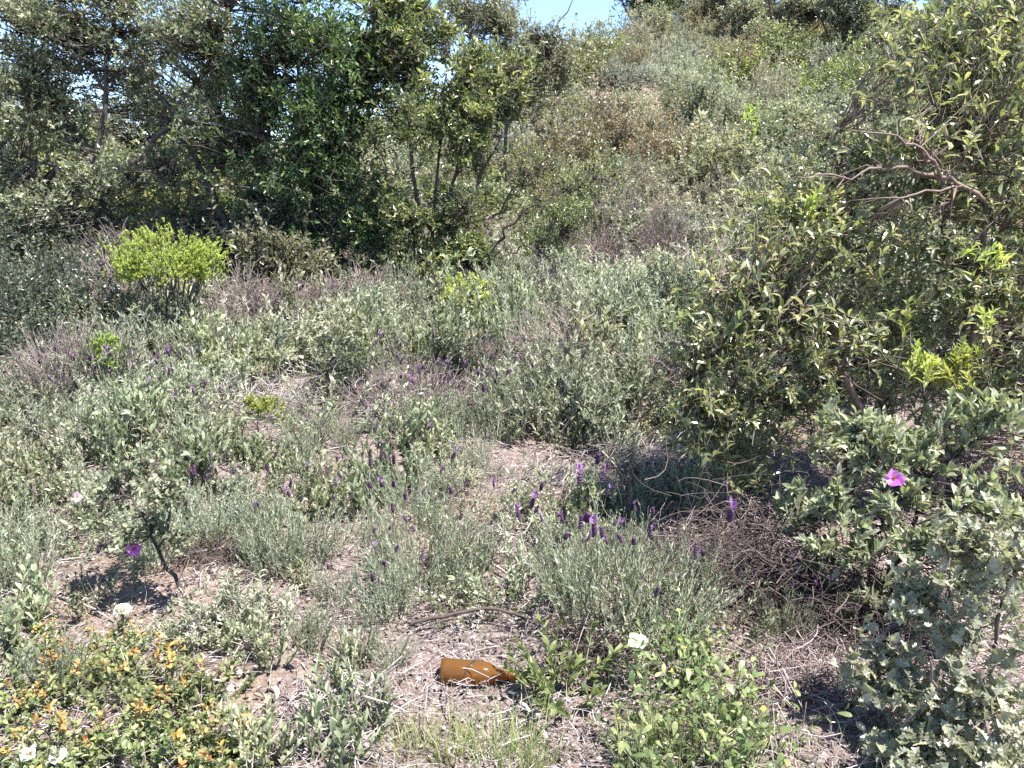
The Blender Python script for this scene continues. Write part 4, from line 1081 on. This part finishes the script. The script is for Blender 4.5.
for k in range(46):
    px, py = rt.uniform(180, 720), rt.uniform(450, 650)
    if k > 34: px, py = rt.uniform(20, 860), rt.uniform(640, 760)
    q = np.array(at(px, py)); th = rt.uniform(0, 6.28); ln = rt.uniform(.08, .30); d = np.array([cos(th), sin(th), 0]) * ln; g = Geo()
    pts = [np.zeros(3) + [0, 0, .008], d * .4 + [rt.normal() * .02, rt.normal() * .02, .02 + .02 * rt.uniform()], d * .75 + [rt.normal() * .02, rt.normal() * .02, .02], d + [0, 0, .005]]
    limb(g, pts, rt.uniform(.0025, .0055), .0015, rt, rt.uniform(0, 1), k=3, sides=5, wob=.003)
    if rt.uniform() < .6:
        e = pts[1] + np.array([cos(th + .7), sin(th + .7), .15]) * ln * .45
        limb(g, [pts[1], (pts[1] + e) / 2 + rt.normal(size=3) * .008, e], .002, .001, rt, .5, k=3, sides=4, wob=.002)
    m = ['twig', 'darktwig', 'purpletwig'][k % 3]
    o = g.build('fallen_twig', M[m]); o.location = q
    tag(o, ['short pale dry twig lying loose on the litter', 'short dark twig lying loose on the litter', 'short purplish grey twig lying loose on the litter'][k % 3], 'twig', 'loose twigs on the litter, ' + ['pale', 'dark', 'purplish'][k % 3])

# white wood chips
g = Geo(); limb(g, [np.zeros(3), np.array([.018, -.03, .004]), np.array([.03, -.055, .002])], .008, .004, rt, .8, sides=5, wob=.001)
o = g.build('wood_chip', M['bleached']); o.location = np.array(at(521, 706)) + [0, 0, .01]; tag(o, 'bleached white wood chip on the litter below the bottle neck', 'wood chip')
g = Geo(); limb(g, [np.zeros(3), np.array([.015, -.012, .004]), np.array([.025, -.016, .004])], .006, .003, rt, .6, sides=5, wob=.001)
o = g.build('wood_chip', M['bleached']); o.location = np.array(at(508, 696)) + [0, 0, .01]; tag(o, 'smaller pale wood chip just above the white one', 'wood chip')

# ------------------------------------------------------------------ the amber bottle
def bottle():
    pa = np.array(at(441, 679)); pb = np.array(at(516, 677))
    L = .245; ax = norm(pb - pa); ax[2] -= .0; ax = norm(ax + np.array([0, -.12, -.02]))
    k = np.linalg.norm(pb - pa) / L
    prof = [(0.002, .004), (0, .022), (.001, .030), (.006, .0345), (.02, .0352), (.08, .0352), (.135, .0352), (.15, .0335), (.165, .028), (.18, .0205), (.195, .0155), (.215, .0135), (.228, .013),
            (.229, .0150), (.234, .0155), (.240, .0150), (.245, .0132), (.2445, .0100)]
    inner = [(.2440, .0099), (.215, .0098), (.195, .012), (.178, .018), (.163, .0255), (.147, .031), (.02, .0325), (.010, .031), (.006, .010)]
    root = empty('glass_bottle', pa + np.array([0, 0, .028]))
    R = np.linalg.norm
    for nm, pr in (('bottle_body', prof[:13] + inner[1:]), ('bottle_lip', prof[12:] + inner[:2])):
        g = Geo(); lathe(g, [(a * k, r * k * 1.12) for a, r in pr], .5, (0, 0, 0), ax, 28)
        part(g, nm, M['glass'], root)
    tag(root, 'brown amber glass bottle lying on its side on the dry litter', 'bottle')
    g = Geo(); c = ax * .085 * k
    P = np.array([c + [-.012, -.050, -.026], c + [-.008, -.044, .010], c + [.008, -.020, .040], c + [.03, 0, .046]])
    limb(g, P, .0025, .0016, rt, .2, wob=.001)
    o = g.build('dark_twig', M['darktwig']); o.location = root.location; tag(o, 'thin dark twig bent over the amber bottle', 'twig')
    g = Geo(); n = 16
    t = rt.uniform(0, .2, n) * k
    Q = ax[None] * t[:, None] + np.stack([np.zeros(n), np.full(n, -.05), np.full(n, -.028)], 1) + rt.normal(size=(n, 3)) * .006
    D = np.stack([rt.normal(size=n) * .35, np.full(n, .1), np.ones(n)], 1)
    g.leaves(Q, D, np.tile([0, -1., .2], (n, 1)), rt.uniform(.02, .05, n), .0025, rt.uniform(.3, 1, n), 'blade')
    o = g.build('dry_grass', M['grass']); o.location = root.location; tag(o, kind='stuff', cat=None)
    o['label'] = 'few dry yellow grass blades standing against the amber bottle'
bottle()

# ------------------------------------------------------------------ carpet of low scrub across the middle distance
rk = np.random.default_rng(59)
CARP = [shrub('low_heath', rk, 170, (.22, .22, .28), .10, 13, 'silver', dict(LF['bushy'], L=(.018, .036), W=.36), stemmat='twig', rough=.4, conn=.35, conn_r=.004, out=.5, up=1.1, clus=9, spread=.22) for _ in range(4)]
CARG = [tuft('low_rockrose', rk, 26, .10, .32, 1.0, 15, 'cistus', dict(LF['cistus'], L=(.022, .042)), stem_r=.0025, stemmat='darktwig')[0] for _ in range(4)]
FELT = [shrub('felted_shrub', rk, 120, (.26, .26, .34), .10, 10, 'cistus', dict(LF['cistus'], L=(.026, .048)), stemmat='darktwig', rough=.4, conn=.3, conn_r=.004, out=.5, up=1.0, clus=8, spread=.25) for _ in range(3)]
GRN = [shrub('leafy_shrub', rk, 110, (.26, .26, .36), .12, 10, 'olive', dict(LF['bushy'], L=(.024, .044), W=.42), stemmat='darktwig', rough=.4, conn=.3, conn_r=.004, out=.5, up=1.0, clus=7, spread=.25) for _ in range(2)]
n_c = 0
bare = [(-.05, 4.0, .26, .42), (.3, 4.5, .42, .2), (-.95, 3.05, .25, .25), (-.05, 3.2, .15, .4), (.9, 2.1, .35, .3), (-.2, 2.35, .3, .25)]
for _ in range(16000):
    Y = 2.2 + 7.4 * rk.uniform() ** .8
    px = rk.uniform(-30, 760)
    p = col(px, Y)
    if any(((p[0] - a) / c) ** 2 + ((p[1] - b_) / d) ** 2 < 1 for a, b_, c, d in bare): continue
    near = Y < 4.2
    r = .085 if near else .12
    if near and rk.uniform() < .15: continue
    if not free(p[0], p[1], r): continue
    if Y > 4.9:
        if not free(p[0], p[1], .15): continue
        if 545 < px < 720 and Y > 7.6: continue
        v = rk.uniform()
        if px < 130 and Y > 5.6 and rk.uniform() < .7: v = rk.choice([.4, .8])  # dark and olive shrubs favoured here, their leaf colour standing in for tree shade
        H = rk.uniform(.4, .95); wd = H * rk.uniform(.75, 1.25)
        if v < .24: src, hb, lab, cat = FELT[rk.integers(3)], .40, 'pale felted shrub in the uneven scrub before the trees', 'shrub'
        elif v < .41: src, hb, lab, cat = GRN[rk.integers(2)], .42, 'olive leafy shrub in the uneven scrub before the trees', 'shrub'
        elif v < .62: src, hb, lab, cat = MOUND[rk.integers(3)], .60, 'silvery mound in the uneven scrub before the trees', 'shrub'
        elif v < .76: src, hb, lab, cat = DRY[rk.integers(2)], .62, 'bare dry bush in the uneven scrub before the trees', 'bush'
        elif v < .84: src, hb, lab, cat = DARKS[rk.integers(2)], .9, 'dark green bush in the uneven scrub before the trees', 'bush'
        else: src, hb, lab, cat = LAVP[rk.integers(3)], .42, 'tall spikeless lavender in the uneven scrub before the trees', 'lavender'
        TAKEN.append((p[0], p[1], .15)); n_c += 1
        place(src, p, (wd / hb * .8, wd / hb * .8, H / hb * .85), rk.uniform(0, 6.28), lab, cat, 'scrub before the trees, ' + src.name.split('.')[0].replace('_', ' '))
        continue
    TAKEN.append((p[0], p[1], r))
    v = rk.uniform(); g = v < (.5 if px < 350 else .3)
    if v > .80 and Y > 3.6:
        s = rk.uniform(.75, 1.35); z = rk.uniform()
        place((FELT[rk.integers(3)] if z < .65 else GRN[rk.integers(2)]), p, (s, s, s * rk.uniform(.85, 1.25)), rk.uniform(0, 6.28),
              'pale felted shrub standing up out of the low scrub of the clearing' if z < .65 else 'olive leafy shrub standing up out of the low scrub of the clearing', 'shrub', 'felted shrubs of the clearing' if z < .65 else 'leafy shrubs of the clearing')
        TAKEN.append((p[0], p[1], .2)); n_c += 1
        continue
    if v > .66:
        q = rk.uniform(.45, .95)
        place(LAVP[rk.integers(3)], p, (q, q, q * rk.uniform(.9, 1.3)), rk.uniform(0, 6.28), 'spikeless grey green lavender, one of many upright tufts filling the clearing', 'lavender', 'small lavenders of the clearing')
        n_c += 1
        continue
    src = CARG if g else CARP
    s = rk.uniform(.7, 1.25) * (.68 if near else 1.1) * (1.15 if g else 1)
    place(src[rk.integers(4)], p, (s * rk.uniform(.9, 1.3), s * rk.uniform(.9, 1.3), s * rk.uniform(.8, 1.2)), rk.uniform(0, 6.28),
          ('low pale rockrose, one of many filling the clearing' if g else 'low grey heath tuft, one of many filling the clearing'), 'plant', 'low rockroses of the clearing' if g else 'low heath of the clearing')
    n_c += 1
    if n_c > 560: break
print('carpet', n_c)

# ------------------------------------------------------------------ litter, grass, seedlings: what nobody could count
rf = np.random.default_rng(60)
def scatter(n, ymin, ymax, half=None, p=1.0):
    Y = ymin + (ymax - ymin) * rf.uniform(0, 1, n) ** p
    X = rf.uniform(-1, 1, n) * (Y * .72 + .6)
    return X, Y
def on(X, Y, dz=0): return np.stack([X, Y, gz(X, Y) + dz], 1)
# twig litter
X, Y = scatter(60000, 1.3, 9.0, p=1.35); P = on(X, Y, .006 + rf.uniform(0, 1, len(X)) ** 2 * .05)
k = np.sin(X * 4.1 + 1) * np.sin(Y * 3.3) + .6 * np.sin(X * 9.7 - Y * 6.1) + rf.normal(size=len(X)) * .7 > -.25; X, Y, P = X[k], Y[k], P[k]
a = rf.uniform(0, 6.28, len(X)); D = np.stack([np.cos(a), np.sin(a), rf.normal(size=len(X)) * .16], 1)
ln = .02 + .14 * rf.uniform(0, 1, (len(X), 1)) ** 2; g = Geo()
mid = P + D * ln * .5 + rf.normal(size=P.shape) * .006
g.tubes(np.stack([P, mid, P + D * ln], 1), (rf.uniform(.0007, .0022, (len(X), 1)) * np.array([[1, .9, .5]])), rf.uniform(-.1, 1, len(X)), 3)
tag(g.build('twig_litter', M['twig']), kind='stuff')
# dead stalks standing and leaning through the scrub
X, Y = scatter(2600, 3.3, 9.5, p=.9); n = len(X)
k = np.sin(X * 2.3 + 2) * np.sin(Y * 1.9) + rf.normal(size=n) * .5 > .1; X, Y = X[k], Y[k]; n = len(X)
P = on(X, Y, -.01); D = norm(np.stack([rf.normal(size=n) * .6, rf.normal(size=n) * .6, np.ones(n)], 1)); ln = rf.uniform(.12, .42, (n, 1)); g = Geo()
E = P + D * ln; mid = (P + E) / 2 + rf.normal(size=P.shape) * .03
g.tubes(bez(P, mid, E, 4), np.linspace(1, .4, 4)[None] * rf.uniform(.0008, .0022, (n, 1)), rf.uniform(-.1, .7, n), 3)
q = mid; e = q + norm(D + rf.normal(size=D.shape) * .7) * ln * .5
g.tubes(np.stack([q, (q + e) / 2 + rf.normal(size=q.shape) * .01, e], 1), .0011, rf.uniform(.1, 1, n), 3)
tag(g.build('dead_stalks', M['twig']), kind='stuff')
# dead leaves
X, Y = scatter(30000, 1.3, 8.5, p=1.3); n = len(X); P = on(X, Y, .004 + rf.uniform(0, .012, n))
a = rf.uniform(0, 6.28, n); g = Geo()
g.leaves(P, np.stack([np.cos(a), np.sin(a), rf.normal(size=n) * .25], 1), np.stack([rf.normal(size=n) * .5, rf.normal(size=n) * .5, np.ones(n)], 1), rf.uniform(.012, .032, n), rf.uniform(.006, .014, n), rf.uniform(.05, 1, n), 'quad')
tag(g.build('leaf_litter', M['litter']), kind='stuff')
# brown moss on the bare ground
PX = [(600, 462, .22), (505, 520, .16), (515, 505, .12), (630, 470, .12), (480, 545, .12)]
C = np.concatenate([np.array(at(px, py))[None] + rf.normal(size=(1500, 3)) * np.array([r, r * .8, 0]) for px, py, r in PX]); n = len(C)
C[:, 2] = gz(C[:, 0], C[:, 1]) + .004; g = Geo()
D = rf.normal(size=(n, 3)); D[:, 2] = np.abs(D[:, 2]) * .8 + .15
g.leaves(C, D, rf.normal(size=(n, 3)), rf.uniform(.012, .035, n), .0035, rf.uniform(0, 1, n), 'needle')
tag(g.build('moss', M['moss']), kind='stuff')
# stones and clods
X, Y = scatter(2600, 1.4, 8.0, p=1.3); n = len(X); rr = .004 + .016 * rf.uniform(0, 1, n) ** 3; g = Geo()
P = on(X, Y, 0); zz = np.stack([np.zeros(n), rf.normal(size=n) * .3, np.ones(n)], 1); zz[:, 0] = rf.normal(size=n) * .3
P4 = P[:, None] + zz[:, None] * (np.array([-.5, .1, .6, .85])[None, :, None] * rr[:, None, None])
g.tubes(P4, rr[:, None] * np.array([[.8, 1.0, .75, .1]]) * rf.uniform(.8, 1.2, (n, 4)), rf.uniform(0, .8, n), 6)
tag(g.build('pebbles', M['litter']), kind='stuff')
# dry stalks and grass
def blades(n, ymin, ymax, h, w, mat_, name, tint, p=1.3, mask=None, lean=.35):
    X, Y = scatter(n, ymin, ymax, p=p)
    k = np.sin(X * 3.1 + 1) * np.sin(Y * 2.7) + np.sin(X * 7.3 + Y * 5.1) * .5 + rf.normal(size=n) * .4 > (.1 if mask is None else mask)
    X, Y = X[k], Y[k]; m = len(X)
    g = Geo(); D = np.stack([rf.normal(size=m) * lean, rf.normal(size=m) * lean, np.ones(m)], 1); U = np.stack([rf.normal(size=m), rf.normal(size=m), np.full(m, .2)], 1)
    g.leaves(on(X, Y, -.004), D, U, rf.uniform(*h, m), rf.uniform(*w, m), rf.uniform(*tint, m), 'blade')
    tag(g.build(name, M[mat_]), kind='stuff')
blades(16000, 1.4, 7.0, (.03, .12), (.0015, .003), 'grass', 'grass', (.1, 1))
blades(4500, 1.6, 9.5, (.08, .22), (.0016, .003), 'litter', 'dry_grass', (.4, 1), lean=.45)
blades(26000, 1.4, 8.0, (.008, .03), (.005, .010), 'lowoak', 'ground_cover', (.0, .8), lean=1.0)
# low growth between the shrubs of the slope
n = 5000; Y = 9.0 + 26 * rf.uniform(0, 1, n) ** .8; X = rf.uniform(-1, 1, n) * (Y * .72 + 1)
rr = .12 + .012 * Y; m = 14
C = on(np.repeat(X, m) + rf.normal(size=n * m) * np.repeat(rr, m) * .6, np.repeat(Y, m) + rf.normal(size=n * m) * np.repeat(rr, m) * .6)
C[:, 2] += np.abs(rf.normal(size=n * m)) * np.repeat(rr, m) * .4
g = Geo(); D = rf.normal(size=C.shape); D[:, 2] = np.abs(D[:, 2]) + .3
g.leaves(C, D, rf.normal(size=C.shape) * .6 + np.array([0, 0, .8]), np.repeat(.03 + .003 * Y, m) * rf.uniform(.7, 1.4, n * m), np.repeat(.012 + .0012 * Y, m), np.repeat(rf.uniform(0, .9, n), m) + rf.normal(size=n * m) * .12, 'quad')
tag(g.build('undergrowth', M['olive']), kind='stuff')
# the grass tufts by the bottom edge
GT = []
for i in range(2):
    g = Geo(); n = 130
    Q = rf.normal(size=(n, 3)) * np.array([.06, .05, 0]); D = np.stack([Q[:, 0] * 3 + rf.normal(size=n) * .2, Q[:, 1] * 3 + rf.normal(size=n) * .2, np.ones(n)], 1)
    g.leaves(Q, D, np.stack([rf.normal(size=n), rf.normal(size=n), np.full(n, .1)], 1), rf.uniform(.06, .17, n), rf.uniform(.002, .0038, n), rf.uniform(.05, .9, n), 'blade')
    o = empty('grass_tuft'); part(g, 'blade_mass', M['grass'], o); GT.append(o)
for i, (px, py, s, lab) in enumerate([(455, 755, 1.0, 'green grass tuft below the base of the bottle'), (505, 760, 1.1, 'green grass tuft below the white wood chip'), (640, 765, 1.0, 'tall grass tuft among the yellow flowered weeds'),
        (665, 760, 1.2, 'tall grass tuft beside the dark upright weed stem'), (535, 770, .9, 'small grass tuft by the slanting dark stick'), (410, 750, .8, 'thin grass tuft beside the felted rockroses'), (440, 575, .5, 'tiny green tuft behind the curved stick'), (740, 730, .9, 'grass tuft before the shade of the twig tangle')]):
    place(GT[i % 2], at(px, py), s, R0.uniform(0, 6.28), lab, 'grass tuft', 'grass tufts')

# ------------------------------------------------------------------ light
EL, AZ = radians(64), radians(118)          # high sun to the right, a little behind the camera
w = bpy.data.worlds.new('World'); sc.world = w; w.use_nodes = True
nt = w.node_tree; bg = nt.nodes['Background']
sky = nt.nodes.new('ShaderNodeTexSky'); sky.sky_type = 'NISHITA'; sky.sun_disc = False
sky.sun_elevation = EL; sky.sun_rotation = AZ; sky.altitude = 1500; sky.air_density = .8; sky.dust_density = .1; sky.ozone_density = 2.0
nt.links.new(sky.outputs[0], bg.inputs['Color']); bg.inputs['Strength'].default_value = .11
sun = bpy.data.lights.new('sun', 'SUN'); sun.energy = 5.0; sun.angle = radians(.55); sun.color = (1, .955, .90)
so = bpy.data.objects.new('sun', sun); COL.objects.link(so)
from mathutils import Vector
so.rotation_euler = Vector((sin(AZ) * cos(EL), cos(AZ) * cos(EL), sin(EL))).to_track_quat('Z', 'Y').to_euler()

from mathutils import Vector
sc.view_settings.view_transform = 'Standard'; sc.view_settings.look = 'None'
sc.view_settings.exposure = 1.85; sc.view_settings.gamma = 1; sc.view_settings.use_curve_mapping = False
sc.render.engine = 'CYCLES'
cy = sc.cycles
cy.volume_bounces = 0; cy.max_bounces = 6; cy.diffuse_bounces = 3; cy.glossy_bounces = 2; cy.transmission_bounces = 5; cy.transparent_max_bounces = 4
cy.caustics_reflective = False; cy.caustics_refractive = False
cy.sample_clamp_indirect = 4; cy.sample_clamp_direct = 12
cy.use_denoising = False
sc.render.film_transparent = False
